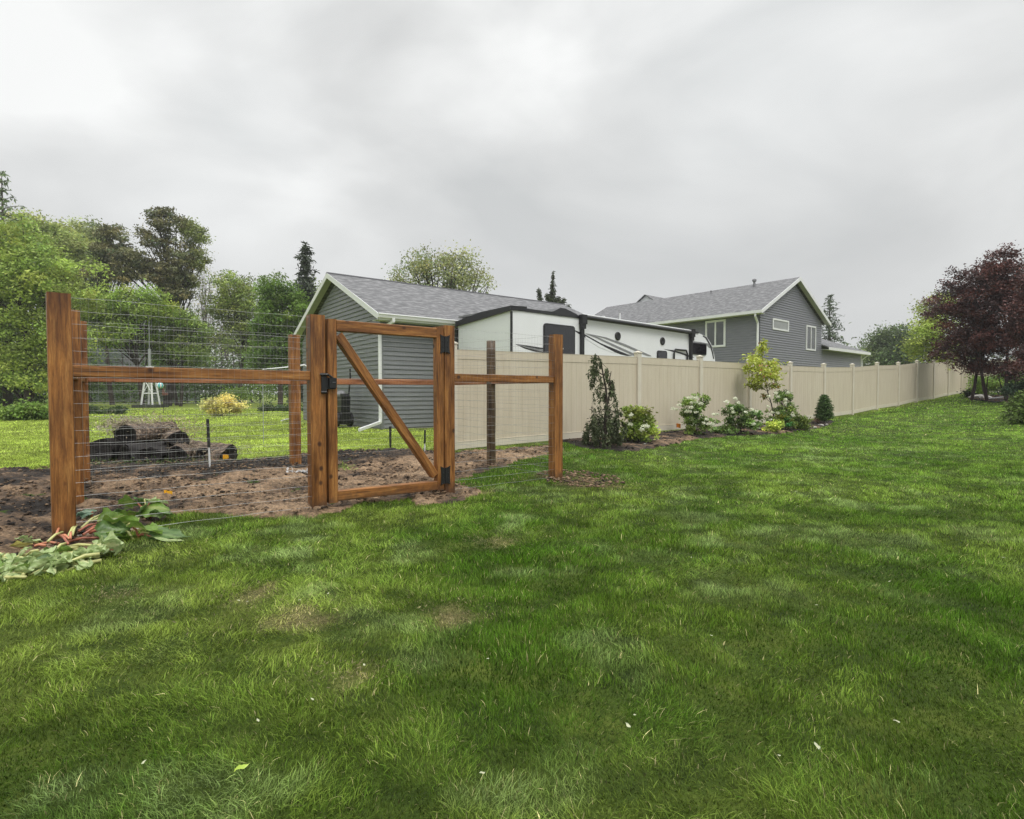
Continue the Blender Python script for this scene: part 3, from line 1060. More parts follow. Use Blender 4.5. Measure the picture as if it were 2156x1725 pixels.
# ------------------------------------------------------------------ pale panel fence
def build_panel_fence():
    ang = math.atan2(VD.y, VD.x)
    root = thing('panel_fence', 'long tan vinyl privacy fence with capped posts running up the side of the lawn', 'fence', (V0.x, V0.y, 0), ang)
    SP_ = 2.62
    zt = [(-.05, .09), (5.15, .165), (14.9, .205), (18.5, .313), (21.0, .466), (23.6, .56), (26.2, .737), (29.0, .84), (31.5, 1.0), (34, 1.12), (39, 1.25)]
    zb = lambda t: float(np.interp(t, [a for a, _ in zt], [b for _, b in zt]))
    n = 14
    g = 0.062   # half a post

    def post(x, y, z, H=1.93, par=root):
        mb = MB(); mb.box(x - g, x + g, y - g, y + g, z - .3, z + H)
        p = mb.build('post', M['vinyl_pale'], par)
        mb = MB()
        mb.box(x - g - .013, x + g + .013, y - g - .013, y + g + .013, z + H, z + H + .028)
        mb.add([(x - g - .005, y - g - .005, z + H + .028), (x + g + .005, y - g - .005, z + H + .028), (x + g + .005, y + g + .005, z + H + .028), (x - g - .005, y + g + .005, z + H + .028), (x, y, z + H + .065)],
               [(0, 1, 4), (1, 2, 4), (2, 3, 4), (3, 0, 4)])
        c = mb.build('cap', M['vinyl_pale'], p)

    def bay(x0, x1, z0, z1, fr=None):
        # x along, one step sheared panel
        if fr is None:
            fr = Matrix.Identity(4)
        a, b = x0 + g, x1 - g
        L2 = b - a

        def shear(mb):
            mb.v = [tuple(fr @ Vector((x, y, z + z0 + (z1 - z0) * ((x - a) / L2)))) for x, y, z in mb.v]
        mb = MB(); mb.box(a, b, -.022, .022, 1.67, 1.835); mb.box(a, b, -.026, .026, 1.835, 1.842)
        shear(mb); mb.build('top_rail', M['vinyl'], root)
        mb = MB(); mb.box(a, b, -.026, .026, .03, .155); mb.box(a, b, -.03, .03, .155, .163)
        shear(mb); mb.build('bottom_rail', M['vinyl_pale'], root)
        # tongue and groove boards
        mb = MB()
        nb = 16
        bw = L2 / nb
        prof = []
        for i in range(nb):
            xa = a + i * bw
            prof += [(xa + .0, -.010), (xa + .004, -.0145), (xa + bw - .004, -.0145), (xa + bw, -.010)]
        vs = []
        for (x, y) in prof:
            vs += [(x, y, .155), (x, y, 1.672)]
        fs = [(2 * i, 2 * i + 2, 2 * i + 3, 2 * i + 1) for i in range(len(prof) - 1)]
        b0 = len(vs)
        vs += [(a, .014, .155), (b, .014, .155), (b, .014, 1.672), (a, .014, 1.672)]
        fs += [(b0 + 1, b0, b0 + 3, b0 + 2)]
        mb.add(vs, fs)
        shear(mb); mb.build('panel', M['vinyl'], root)
        # shadow line moulding under the top rail
    tl = [-.05 + SP_ * i for i in range(n)]
    for i, t in enumerate(tl):
        post(t, 0, zb(t))
        if i < n - 1:
            bay(t, tl[i + 1], zb(t), zb(tl[i + 1]))
    # the run turns the corner behind the purple trees
    fr = Matrix.Translation((tl[-1], 0, 0)) @ Matrix.Rotation(R(-58), 4, 'Z')
    for i in range(4):
        z = zb(tl[-1]) + .03 * i
        bay(SP_ * i, SP_ * (i + 1), z, z + .03, fr)
        q = fr @ Vector((SP_ * (i + 1), 0, 0))
        post(q.x, q.y, z + .03)
    return root


build_panel_fence()


# ------------------------------------------------------------------ building helpers
def siding(mb, lim, z0, z1, Mx, course=0.127, lip=0.030):
    """lapped boards on the x-z plane facing -y; lim(z) gives the x range"""
    z = z0
    while z < z1 - 1e-4:
        zt = min(z + course, z1)
        a0, b0 = lim(z); a1, b1 = lim(zt)
        if b0 - a0 > 0.01:
            if b1 < a1:
                a1 = b1 = (a1 + b1) / 2
            # two beads per course, as on pressed vinyl
            zm = (z + zt) / 2
            vs = [(a0, 0, z), (b0, 0, z), (b0, -lip, z + .004), (a0, -lip, z + .004), (b1, -.002, zt), (a1, -.002, zt)]
            mb.add([Mx @ Vector(p) for p in vs], [(0, 1, 2, 3)[::-1], (3, 2, 4, 5)])
        z = zt


def roof_plane(name, pts, thick, m, parent, uax, vax):
    """slab: pts counter-clockwise seen from above; uv measured along uax / vax"""
    pts = [Vector(p) for p in pts]
    n = (pts[1] - pts[0]).cross(pts[2] - pts[0]).normalized()
    if n.z < 0:
        pts = pts[::-1]; n = -n
    k = len(pts)
    me = bpy.data.meshes.new(name)
    vs = pts + [p - n * thick for p in pts]
    fs = [tuple(range(k)), tuple(range(2 * k - 1, k - 1, -1))] + [((i + 1) % k, i, k + i, k + (i + 1) % k) for i in range(k)]
    me.from_pydata([tuple(v) for v in vs], [], fs)
    uv = me.uv_layers.new(name='uv')
    u = Vector(uax).normalized(); v = Vector(vax).normalized()
    for lp in me.loops:
        q = vs[lp.vertex_index]
        uv.data[lp.index].uv = (q.dot(u), q.dot(v))
    me.materials.append(m)
    me.update()
    return link(name, me, parent)


def window(parent, Mx, x0, x1, z0, z1, mull=1, fw=.07, y=-.02, blind=False):
    mb = MB()
    mb.box(x0, x1, y - .04, y + .02, z0, z0 + fw, Mx); mb.box(x0, x1, y - .04, y + .02, z1 - fw, z1, Mx)
    mb.box(x0, x0 + fw, y - .04, y + .02, z0 + fw, z1 - fw, Mx); mb.box(x1 - fw, x1, y - .04, y + .02, z0 + fw, z1 - fw, Mx)
    for i in range(mull):
        xm = x0 + (x1 - x0) * (i + 1) / (mull + 1)
        mb.box(xm - fw * .4, xm + fw * .4, y - .03, y + .02, z0 + fw, z1 - fw, Mx)
    f = mb.build('window', M['white'], parent)
    mb = MB(); mb.box(x0 + fw * .8, x1 - fw * .8, y - .015, y - .005, z0 + fw * .8, z1 - fw * .8, Mx)
    mb.build('pane', M['blind'] if blind else M['house_glass'], f)
    return f


M['house_glass'] = simple('window_glass', (0.06, 0.066, 0.066), 0.12, 0.35, 1.3, spec=0.9)
M['blind'] = simple('window_blind', (0.30, 0.31, 0.31), 0.25, 0.08, 2, spec=0.7)


# ------------------------------------------------------------------ garage
GO = Vector((-3.635, 15.2)); GD = Vector((0.794, 0.608))


def build_garage():
    z0 = 0.16
    W_, L_ = 7.10, 9.85
    root = thing('garage', 'long low grey garage with lapped siding and white trim behind the garden fence', 'garage', (GO.x, GO.y, z0), math.atan2(GD.y, GD.x))
    I = Matrix.Identity(4)
    GM = Matrix.Translation((0, W_, 0)) @ Matrix.Rotation(-PI / 2, 4, 'Z')
    ez, rz_, yo = 3.14, 4.89, 0.40          # top of roof at the eave, at the ridge, overhang
    yr = W_ / 2
    sl = (rz_ - ez) / (yr + yo)
    wt = 2.96
    mb = MB(); siding(mb, lambda z: (0, L_), 0.0, wt, I)
    mb.add([(0, 0.002, -.3), (L_, 0.002, -.3), (L_, 0.002, wt), (0, .002, wt)], [(0, 1, 2, 3)])
    mb.build('side_wall', M['siding'], root)
    mb = MB()

    def lim(z):
        if z <= wt: return (0, W_)
        zz = z - wt
        k = zz / sl
        return (k, W_ - k)
    siding(mb, lim, 0.0, wt + sl * W_ / 2 - .02, GM)
    mb.add([GM @ Vector(p) for p in [(0, .002, -.3), (W_, .002, -.3), (W_, .002, wt), (W_ / 2, .002, wt + sl * W_ / 2), (0, .002, wt)]], [(0, 1, 2, 3, 4)])
    mb.build('gable_wall', M['siding'], root)
    mb = MB(); mb.box(L_ - .02, L_, 0, W_, -.3, wt); mb.box(0.01, L_, W_ - .02, W_, -.3, wt)
    mb.build('back_wall', M['siding'], root)
    mb = MB(); mb.box(-.03, .06, -.03, .045, -.02, wt); mb.build('corner_trim', M['siding'], root)
    mb = MB(); mb.box(-.012, L_, -.012, .1, -.32, -.015); mb.box(-.012, .1, .1, W_, -.32, -.015); mb.build('foundation', M['concrete'], root)
    xa, xb = -.27, L_ + .27
    vs = (0, yr + yo, rz_ - ez)
    rf = roof_plane('roof', [(xa, -yo, ez), (xb, -yo, ez), (xb, yr, rz_), (xa, yr, rz_)], .03, M['shingle'], root, (1, 0, 0), vs)
    r2 = roof_plane('far_slope', [(xa, yr, rz_), (xb, yr, rz_), (xb, W_ + yo, ez), (xa, W_ + yo, ez)], .03, M['shingle'], rf, (1, 0, 0), (0, yr + yo, -(rz_ - ez)))
    mb = MB()
    k = .11
    # ridge cap
    mb.add([(xa - .01, yr - k, rz_ - k * sl + .012), (xb, yr - k, rz_ - k * sl + .012), (xb, yr, rz_ + .022), (xa - .01, yr, rz_ + .022), (xb, yr + k, rz_ - k * sl + .012), (xa - .01, yr + k, rz_ - k * sl + .012)],
           [(0, 1, 2, 3), (3, 2, 4, 5)])
    mb.build('ridge_cap', M['dark_shingle'], rf)
    # rakes: fascia boards along both gables
    for x_ in (xa - .012, xb - .008):
        mb = MB()
        for (ya, yb) in ((-yo - .02, yr), (W_ + yo + .02, yr)):
            za = ez - .005; zb = rz_ - .005
            h = .17
            v_ = [(x_, ya, za), (x_, yb, zb), (x_, yb, zb - h), (x_, ya, za - h), (x_ + .02, ya, za), (x_ + .02, yb, zb), (x_ + .02, yb, zb - h), (x_ + .02, ya, za - h)]
            mb.add(v_, [(0, 1, 2, 3), (7, 6, 5, 4), (0, 4, 5, 1), (3, 2, 6, 7), (0, 3, 7, 4), (1, 5, 6, 2)])
        mb.build('rake_board', M['white'], root)
    # sloped soffit below the gable overhang, level soffit at the eave
    mb = MB()
    for (ya, yb) in ((-yo, yr), (W_ + yo, yr)):
        zt = -.05
        mb.add([(xa + .01, ya, ez + zt), (0.0, ya, ez + zt), (0.0, yb, rz_ + zt), (xa + .01, yb, rz_ + zt)], [(0, 1, 2, 3)])
    mb.box(xa + .02, xb, -yo + .02, 0, wt, wt + .012)
    mb.build('soffit', M['soffit'], root)
    mb = MB(); mb.box(xa, xb, -yo, -yo + .02, wt, ez - .03); mb.build('fascia', M['white'], root)
    mb = MB()
    prof = [(-yo - .002, 3.115), (-yo - .118, 3.125), (-yo - .125, 3.10), (-yo - .105, 3.075), (-yo - .085, 3.01), (-yo - .002, 3.0)]
    vs_ = [(xa - .01, y, z) for y, z in prof] + [(xb, y, z) for y, z in prof]
    kk = len(prof)
    mb.add(vs_, [tuple(range(kk)), tuple(range(2 * kk - 1, kk - 1, -1))] + [(i, (i + 1) % kk, kk + (i + 1) % kk, kk + i) for i in range(kk)])
    mb.build('gutter', M['white'], root)
    # downspout down the corner and out onto the grass
    mb = MB()
    mw = root.matrix_basis.inverted()
    e = mw @ G(757, 911)
    pts = [(0.16, -yo - .06, 3.0), (.16, -yo - .06, 2.93), (-.055, -.05, 2.72), (-.055, -.05, .28), (-.075, -.07, .17), (e.x, e.y, e.z + .07)]
    wd = .042
    for a, b in zip(pts[:-1], pts[1:]):
        a = Vector(a); b = Vector(b); d = b - a; x = d.normalized()
        ref = Vector((0, 0, 1)) if abs(x.z) < .8 else Vector((1, 0, 0))
        y = (ref - x * ref.dot(x)).normalized(); zz = x.cross(y)
        Mt = Matrix.Translation(a) @ Matrix((x, y, zz)).transposed().to_4x4()
        mb.bbox(-.012, d.length + .012, -wd, wd, -wd * .8, wd * .8, .01, Mt)
    mb.build('downspout', M['white'], root)
    # spigot light
    return root


M['dark_shingle'] = simple('ridge_shingle', (0.045, 0.045, 0.05), 0.7, 0.2, 10)
build_garage()


# ------------------------------------------------------------------ big white trailer
RO = Vector((-0.012, 14.1)); RD = Vector((0.769, 0.639))


def build_trailer():
    z0 = 0.12
    ang = math.atan2(RD.y, RD.x)
    root = thing('travel_trailer', 'long white travel trailer with black awning arms and charcoal stripes parked beyond the tan fence', 'trailer', (RO.x, RO.y, z0), ang)
    H = 3.22
    W_ = 2.45

    def uv(cx, cy):     # from measurements on the near side
        t, z = on_plane(RO, RD, cx, cy)
        return t, z - z0

    def c3(x, y):       # crop 1700..3000 x 1050..1850 shown at 1.6585
        return uv((1700 + x / 1.6585) / 1.9, (1050 + y / 1.6585) / 1.9)
    # body: outline of the side, rounded front cap
    pts = [(0, .55), (9.3, .55), (9.75, .8), (9.93, 1.3), (9.93, 2.0), (9.78, 2.45), (9.55, 2.85), (9.25, 3.08), (8.8, 3.16), (8.3, H - .01), (0, H)]
    mb = MB()
    n = len(pts)
    # taper the roof at the far rear edge, where the photo shows it lower
    vs = [Vector((x, 0, z)) for x, z in pts] + [Vector((x + (0.0), W_, z - (.12 if z > 3 else 0))) for x, z in pts]
    mb.add(vs, [tuple(range(n)), tuple(range(2 * n - 1, n - 1, -1))] + [((i + 1) % n, i, n + i, n + (i + 1) % n) for i in range(n)])
    mb.build('body', M['rv_white'], root)
    mb = MB(); mb.box(.0, 8.4, .03, W_ - .03, H - .02, H + .03); mb.build('roof', M['grey_plastic'], root)
    # black cap over the rear edge of the roof
    mb = MB()
    rp = [(-.14, H - .02 + .05, 0), (-.14, H - .15, W_)]
    mb.add([(-.06, -.04, H - .08), (-.06, W_ + .05, H - .27), (-.06, W_ + .05, H - .12), (-.06, W_ * .5, H + .02), (-.06, -.04, H + .04),
            (.5, -.03, H - .04), (.5, W_ + .05, H - .2), (.5, W_ + .05, H - .08), (.5, W_ * .5, H + .08), (.5, -.03, H + .07)],
           [(0, 4, 3, 2, 1), (5, 6, 7, 8, 9), (0, 1, 6, 5), (1, 2, 7, 6), (2, 3, 8, 7), (3, 4, 9, 8), (4, 0, 5, 9)])
    mb.build('roof_cap', M['black_plastic'], root)
    for (y0_, y1_, zt_) in ((-.02, .03, H - .1), (W_ - .03, W_ + .02, H - .3)):
        mb = MB(); mb.box(-.022, .022, y0_, y1_, .6, zt_); mb.build('corner_strip', M['black_plastic'], root)
    for (u0, u1) in ((0, 2.5), (8.16, 8.7)):
        mb = MB(); mb.box(u0, u1, -.025, .0, H - .065, H + (.02 if u0 == 0 else -.01)); mb.build('drip_rail', M['rv_graphic'], root)
    # awning
    ya = -.10
    a1 = along(RO, RD, 1222.5); a2 = along(RO, RD, 1451)
    mb = MB()
    mb.tube([(a1 - .1, ya, H - .03), (a2 + .12, ya, H - .09)], .062, 12)
    aw = mb.build('awning', M['black_plastic'], root)
    mb = MB()
    mb.tube([(a1 - .05, ya - .005, H + .045), (a2 + .1, ya - .005, H - .015)], .022, 8)
    mb.build('awning_fabric', M['rv_white'], aw)
    for a_ in (a1, a2):
        mb = MB()
        mb.box(a_ - .055, a_ + .055, -.09, -.002, .7, H - .05); mb.box(a_ - .10, a_ + .10, -.16, -.02, H - .23, H + .04)
        mb.box(a_ - .08, a_ + .08, -.13, -.02, H - .36, H - .22)
        mb.build('awning_arm', M['black_plastic'], root)

    def rrect(mb, x0, x1, za, zb, r, ya, yb, ccw=True):
        p = []
        for (cx, cz, a0) in ((x1 - r, zb - r, 0), (x0 + r, zb - r, 90), (x0 + r, za + r, 180), (x1 - r, za + r, 270)):
            for k in range(5):
                a = R(a0 + k * 22.5)
                p.append((cx + r * math.cos(a), cz + r * math.sin(a)))
        mb.prism(p[::-1], ya, yb)

    def win(x0, x1, za, zb, r=.1):
        mb = MB(); rrect(mb, x0, x1, za, zb, r, -.03, .01)
        f = mb.build('window', M['black_plastic'], root)
        mb = MB(); rrect(mb, x0 + .035, x1 - .035, za + .035, zb - .035, r * .7, -.036, -.028)
        mb.build('pane', M['dark_glass'], f)
    x0, zt = c3(783, 402); x1, _ = c3(990, 430)
    win(x0, x1, 1.75, zt)
    x0, zt = c3(1768, 532); x1, zb = c3(1860, 618)
    win(x0, x1, zb, zt, .07)
    x0, zt = c3(1535, 584); x1, _ = c3(1600, 590)
    win(x0, x1, 1.9, zt, .08)
    # door with a black surround
    x0, zt = c3(1642, 578); x1, _ = c3(1730, 580)
    mb = MB()
    mb.tube([(x0, -.05, 1.0), (x0, -.05, zt - .12), (x0 + .08, -.05, zt), (x1 - .08, -.05, zt), (x1, -.05, zt - .12), (x1, -.05, 1.0)], .032, 8)
    d_ = mb.build('door', M['black_plastic'], root)
    mb = MB(); rrect(mb, x0 + .2, x1 - .14, 1.7, zt - .32, .06, -.03, 0); mb.build('door_window', M['dark_glass'], d_)
    # round speakers
    for (cx, cy) in ((1275, 490), (1571, 523)):
        u, z = c3(cx, cy)
        mb = MB()
        mb.lathe([(.13, 0), (.13, .025), (.11, .04), (.03, .03)], 18, Matrix.Translation((u, 0, z)) @ Matrix.Rotation(PI / 2, 4, 'X'))
        mb.build('speaker', M['black_plastic'], root)
    # stripes: thin decals on the flank
    def decal(points, mk, y=-.004):
        mb = MB()
        p = [c3(*q) for q in points]
        p = [(a, b) for a, b in p]
        ar = sum(p[i][0] * p[(i + 1) % len(p)][1] - p[(i + 1) % len(p)][0] * p[i][1] for i in range(len(p)))
        if ar > 0: p = p[::-1]
        mb.prism(p, y, y + .003)
        mb.build('stripe', M[mk], root)
    decal([(985, 447), (1060, 478), (1180, 545), (1330, 612), (1352, 622), (1300, 612), (1190, 572), (1080, 512), (1000, 462)], 'rv_graphic')
    decal([(1062, 490), (1180, 556), (1262, 600), (1240, 598), (1150, 562), (1062, 506)], 'rv_white', -.008)
    decal([(1062, 474), (1130, 490), (1240, 540), (1400, 612), (1430, 622), (1380, 618), (1250, 560), (1140, 505)], 'rv_grey', -.0075)
    decal([(1052, 468), (1200, 498), (1330, 545), (1490, 616), (1500, 624), (1470, 620), (1320, 556), (1190, 505)], 'rv_grey', -.010)
    decal([(1100, 510), (1200, 552), (1340, 610), (1375, 618), (1330, 618), (1200, 566)], 'rv_graphic', -.012)
    decal([(598, 541), (700, 555), (783, 568), (783, 577), (690, 566)], 'rv_graphic')
    decal([(600, 543), (690, 572), (783, 592), (783, 600), (740, 596), (660, 572)], 'rv_graphic')
    decal([(640, 553), (783, 580), (783, 588), (700, 574)], 'rv_grey', -.006)
    decal([(1580, 576), (1640, 582), (1700, 598), (1785, 632), (1760, 632), (1690, 606), (1630, 590)], 'rv_graphic')
    decal([(1762, 522), (1830, 530), (1880, 540), (1915, 572), (1880, 568), (1860, 545), (1800, 532), (1762, 530)], 'rv_grey', -.006)
    decal([(1838, 484), (1862, 496), (1892, 548), (1908, 600), (1914, 640), (1908, 640), (1900, 600), (1884, 552), (1856, 503), (1838, 492)], 'rv_graphic', -.008)
    # roof gear
    x0, _ = c3(955, 345); x1, _ = c3(1108, 358)
    mb = MB()
    mb.prism([(x0 + .1, H + .02), (x1 + .2, H + .02), (x1 + .15, H + .2), (x1 - .35, H + .33), (x0 + .4, H + .33), (x0 + .12, H + .2)][::-1], .75, 1.55)
    mb.build('air_conditioner', M['rv_graphic'], root)
    x0 = along(RO, RD, 1412)
    mb = MB(); mb.box(x0, x0 + .55, .9, 1.3, H + .02, H + .2); mb.box(x0 - .03, x0 + .58, .87, 1.33, H + .2, H + .23)
    mb.build('roof_vent', M['grey_plastic'], root)
    x0 = along(RO, RD, 1240)
    mb = MB(); mb.lathe([(.04, H), (.04, H + .16), (.055, H + .17), (.055, H + .2)], 10, Matrix.Translation((x0 + 1.2, .5, 0))); mb.build('roof_pipe', M['white'], root)
    # wheels under the chassis, out of sight from the lawn
    for xw in (5.2, 6.1):
        for yw in (.12, W_ - .12):
            mb = MB(); mb.lathe([(.1, -.1), (.36, -.1), (.38, -.05), (.38, .05), (.36, .1), (.1, .1)], 20, Matrix.Translation((xw, yw, .36)) @ Matrix.Rotation(PI / 2, 4, 'X'))
            mb.build('wheel', M['black_plastic'], root)
    mb = MB(); mb.box(.3, 9.6, .4, W_ - .4, .38, .56); mb.build('chassis', M['black_plastic'], root)
    return root


build_trailer()


# ------------------------------------------------------------------ house
HO = Vector((12.64, 28.0)); HD = Vector((0.768, 0.640)); HN = Vector((-0.640, 0.768))


def build_house():
    z0 = 0.30
    root = thing('house', 'two storey slate grey house with a white edged gable rising beyond the tan fence', 'house', (HO.x, HO.y, z0), math.atan2(HD.y, HD.x))
    W_, L_ = 7.76, 13.2
    I = Matrix.Identity(4)
    LM = Matrix.Translation((0, L_, 0)) @ Matrix.Rotation(-PI / 2, 4, 'Z')
    ez, rz_, xo = 5.04, 7.25, .38
    xr = 4.0
    sl = (rz_ - ez) / (xr + xo)
    wt = 4.86
    mb = MB()

    def lim(z):
        if z < wt: return (0, W_)
        k = (z - wt) / sl
        return (k, 2 * xr - k if 2 * xr - k < W_ else W_)
    siding(mb, lim, 0, wt + sl * xr - .02, I, lip=.034)
    mb.add([(0, .003, -.5), (W_, .003, -.5), (W_, .003, wt), (xr, .003, wt + sl * xr), (0, .003, wt)], [(0, 1, 2, 3, 4)])
    mb.build('gable_wall', M['siding_far'], root)
    mb = MB(); siding(mb, lambda z: (0, L_), 0, wt, LM, lip=.034)
    mb.add([LM @ Vector(p) for p in [(0, .003, -.5), (L_, .003, -.5), (L_, .003, wt), (0, .003, wt)]], [(0, 1, 2, 3)])
    mb.build('side_wall', M['siding_far'], root)
    mb = MB(); mb.box(W_ - .02, W_, .01, L_, -.5, wt); mb.box(0.01, W_ - .03, L_ - .02, L_, -.5, wt)
    mb.add([(0, L_, wt), (W_, L_, wt), (xr, L_, wt + sl * xr)], [(0, 2, 1)])
    mb.build('back_wall', M['siding_far'], root)
    ya, yb = -.3, L_ + .3
    r = roof_plane('roof', [(-xo, ya, ez), (xr, ya, rz_), (xr, yb, rz_), (-xo, yb, ez)], .05, M['shingle'], root, (0, 1, 0), (xr + xo, 0, rz_ - ez))
    roof_plane('far_slope', [(xr, ya, rz_), (2 * xr + xo, ya, ez), (2 * xr + xo, yb, ez), (xr, yb, rz_)], .05, M['shingle'], r, (0, 1, 0), (xr + xo, 0, -(rz_ - ez)))
    for y_ in (ya - .02, yb):
        mb = MB()
        for (xa, xb) in ((-xo - .02, xr), (2 * xr + xo + .02, xr)):
            h = .20
            za, zb = ez, rz_
            v_ = [(xa, y_, za), (xb, y_, zb), (xb, y_, zb - h), (xa, y_, za - h), (xa, y_ + .025, za), (xb, y_ + .025, zb), (xb, y_ + .025, zb - h), (xa, y_ + .025, za - h)]
            mb.add(v_, [(0, 3, 2, 1), (7, 4, 5, 6), (0, 1, 5, 4), (3, 7, 6, 2), (0, 4, 7, 3), (1, 2, 6, 5)])
        mb.build('rake_board', M['white'], root)
    mb = MB()
    for (xa, xb) in ((-xo, xr), (2 * xr + xo, xr)):
        mb.add([(xa, ya + .01, ez - .09), (xb, ya + .01, rz_ - .09), (xb, .0, rz_ - .09), (xa, .0, ez - .09)], [(0, 1, 2, 3)])
    mb.box(-xo + .03, 0, ya + .02, yb, wt, wt + .02)
    mb.build('soffit', M['soffit'], root)
    mb = MB(); mb.box(-xo - .12, -xo, ya - .02, yb, ez - .17, ez - .02); mb.build('gutter', M['white'], root)
    mb = MB()
    pts = [(-xo - .06, .0, ez - .15), (-xo - .06, .02, ez - .3), (-.07, .06, ez - .62), (-.07, .06, .2)]
    mb.tube(pts, .055, 6); mb.build('downspout', M['white'], root)
    # windows
    def gp(cx, cy): return on_plane(HO, HD, (2300 + cx / 1.7967) / 1.9, (1050 + cy / 1.7967) / 1.9)
    def lp(cx, cy): return on_plane(HO, HN, (2300 + cx / 1.7967) / 1.9, (1050 + cy / 1.7967) / 1.9)
    a, za = lp(1080, 408); b, zb = lp(935, 425); _, zc = lp(1080, 606)
    window(root, LM, L_ - b, L_ - a, zc - z0, za - z0, 1, .11)
    a, za = gp(1408, 400); b, zb = gp(1523, 415); _, zc = gp(1408, 482)
    window(root, I, a, b, zc - z0, za - z0, 0, .09, blind=True)
    a, za = gp(1650, 450); b, zb = gp(1718, 455); _, zc = gp(1650, 630)
    window(root, I, a, b, zc - z0, za - z0, 1, .09)
    # roof vents
    for (cx, cy, s) in ((1278, 170, .7), (970, 222, .35)):
        px = (2300 + cx / 1.7967) / 1.9
        o_ = Vector((HO.x + HD.x * (xr - .5), HO.y + HD.y * (xr - .5)))
        t = along(o_, HN, px)
        mb = MB(); zb_ = rz_ - .5 * sl - .1
        mb.lathe([(.09 * s, zb_), (.09 * s, zb_ + .55 * s), (.16 * s, zb_ + .57 * s), (.17 * s, zb_ + .72 * s), (.05 * s, zb_ + .8 * s)], 12, Matrix.Translation((xr - .5, t, 0)))
        mb.build('vent', M['grey_plastic'], r)
    o_ = Vector((HO.x + HD.x * .9, HO.y + HD.y * .9)); t = along(o_, HN, (2300 + 320 / 1.7967) / 1.9)
    if 0 < t < 13:
        mb = MB(); zb_ = ez + (.9 + xo) * sl - .05
        mb.lathe([(.05, zb_), (.05, zb_ + .45)], 8, Matrix.Translation((.9, t, 0))); mb.build('vent_pipe', M['white'], r)
    # cross gable peeping over the ridge
    mb = MB()
    P = W((2300 + 510 / 1.7967) / 1.9, (1050 + 238 / 1.7967) / 1.9, 40.0)
    q = root.matrix_basis.inverted() @ P
    px_, py_, pz_ = q.x + .0, q.y, q.z
    mb.add([(px_, py_, pz_), (px_, py_ + 2.0, pz_ - 1.25), (px_, py_ - 2.0, pz_ - 1.25), (px_ + 4, py_, pz_), (px_ + 4, py_ + 2.0, pz_ - 1.25), (px_ + 4, py_ - 2, pz_ - 1.25)],
           [(0, 2, 1), (3, 4, 5), (0, 1, 4, 3), (0, 3, 5, 2), (1, 2, 5, 4)])
    g_ = mb.build('dormer', M['rv_white'], root)
    roof_plane('dormer_roof', [(px_ - .15, py_, pz_ + .06), (px_ + 4, py_, pz_ + .06), (px_ + 4, py_ - 2.1, pz_ - 1.28), (px_ - .15, py_ - 2.1, pz_ - 1.28)], .04, M['shingle'], g_, (1, 0, 0), (0, -1, -.6))
    roof_plane('dormer_slope', [(px_ - .15, py_, pz_ + .06), (px_ + 4, py_, pz_ + .06), (px_ + 4, py_ + 2.1, pz_ - 1.28), (px_ - .15, py_ + 2.1, pz_ - 1.28)], .04, M['shingle'], g_, (1, 0, 0), (0, 1, -.6))
    # low wing with its roof pitched toward the lawn
    x1 = along(HO, HD, 1811)
    we = 3.6
    mb = MB(); siding(mb, lambda z: (W_, x1), 0, we - .12, Matrix.Translation((0, .0, 0)), lip=.034)
    mb.add([(W_, .003, -.5), (x1, .003, -.5), (x1, .003, we - .1), (W_, .003, we - .1)], [(0, 1, 2, 3)])
    mb.box(x1 - .02, x1, .01, 7, -.5, we - .1)
    mb.build('wing_wall', M['siding_far'], root)
    mb = MB(); mb.box(x1 - .09, x1 + .03, -.03, .09, -.1, we - .1); mb.build('corner_trim', M['white'], root)
    e = .42
    zr = we + (3.4 + e) * .43
    wr = roof_plane('wing_roof', [(W_ + .01, -e, we), (x1 + e, -e, we), (x1 + e - 3.85, 3.4, zr), (W_ + .01, 3.4, zr)], .05, M['shingle'], root, (1, 0, 0), (0, 1, .43))
    roof_plane('wing_hip', [(x1 + e, -e, we), (x1 + e, 7.4, we), (x1 + e - 3.85, 3.4, zr)], .05, M['shingle'], wr, (0, 1, 0), (-1, 0, .43))
    mb = MB(); mb.box(W_ + .01, x1 + e, -e - .03, -e, we - .18, we - .01); mb.box(x1 + e, x1 + e + .03, -e, 7.4, we - .18, we - .01)
    mb.build('wing_fascia', M['white'], root)
    mb = MB(); mb.box(W_ + .01, x1 + e, -e, .0, we - .16, we - .14); mb.build('wing_soffit', M['soffit'], root)
    mb = MB(); mb.tube([(x1 + e - .1, -e + .05, we - .15), (x1 + .05, -.05, we - .5), (x1 + .05, -.05, 0)], .05, 6); mb.build('wing_downspout', M['white'], root)
    return root


build_house()


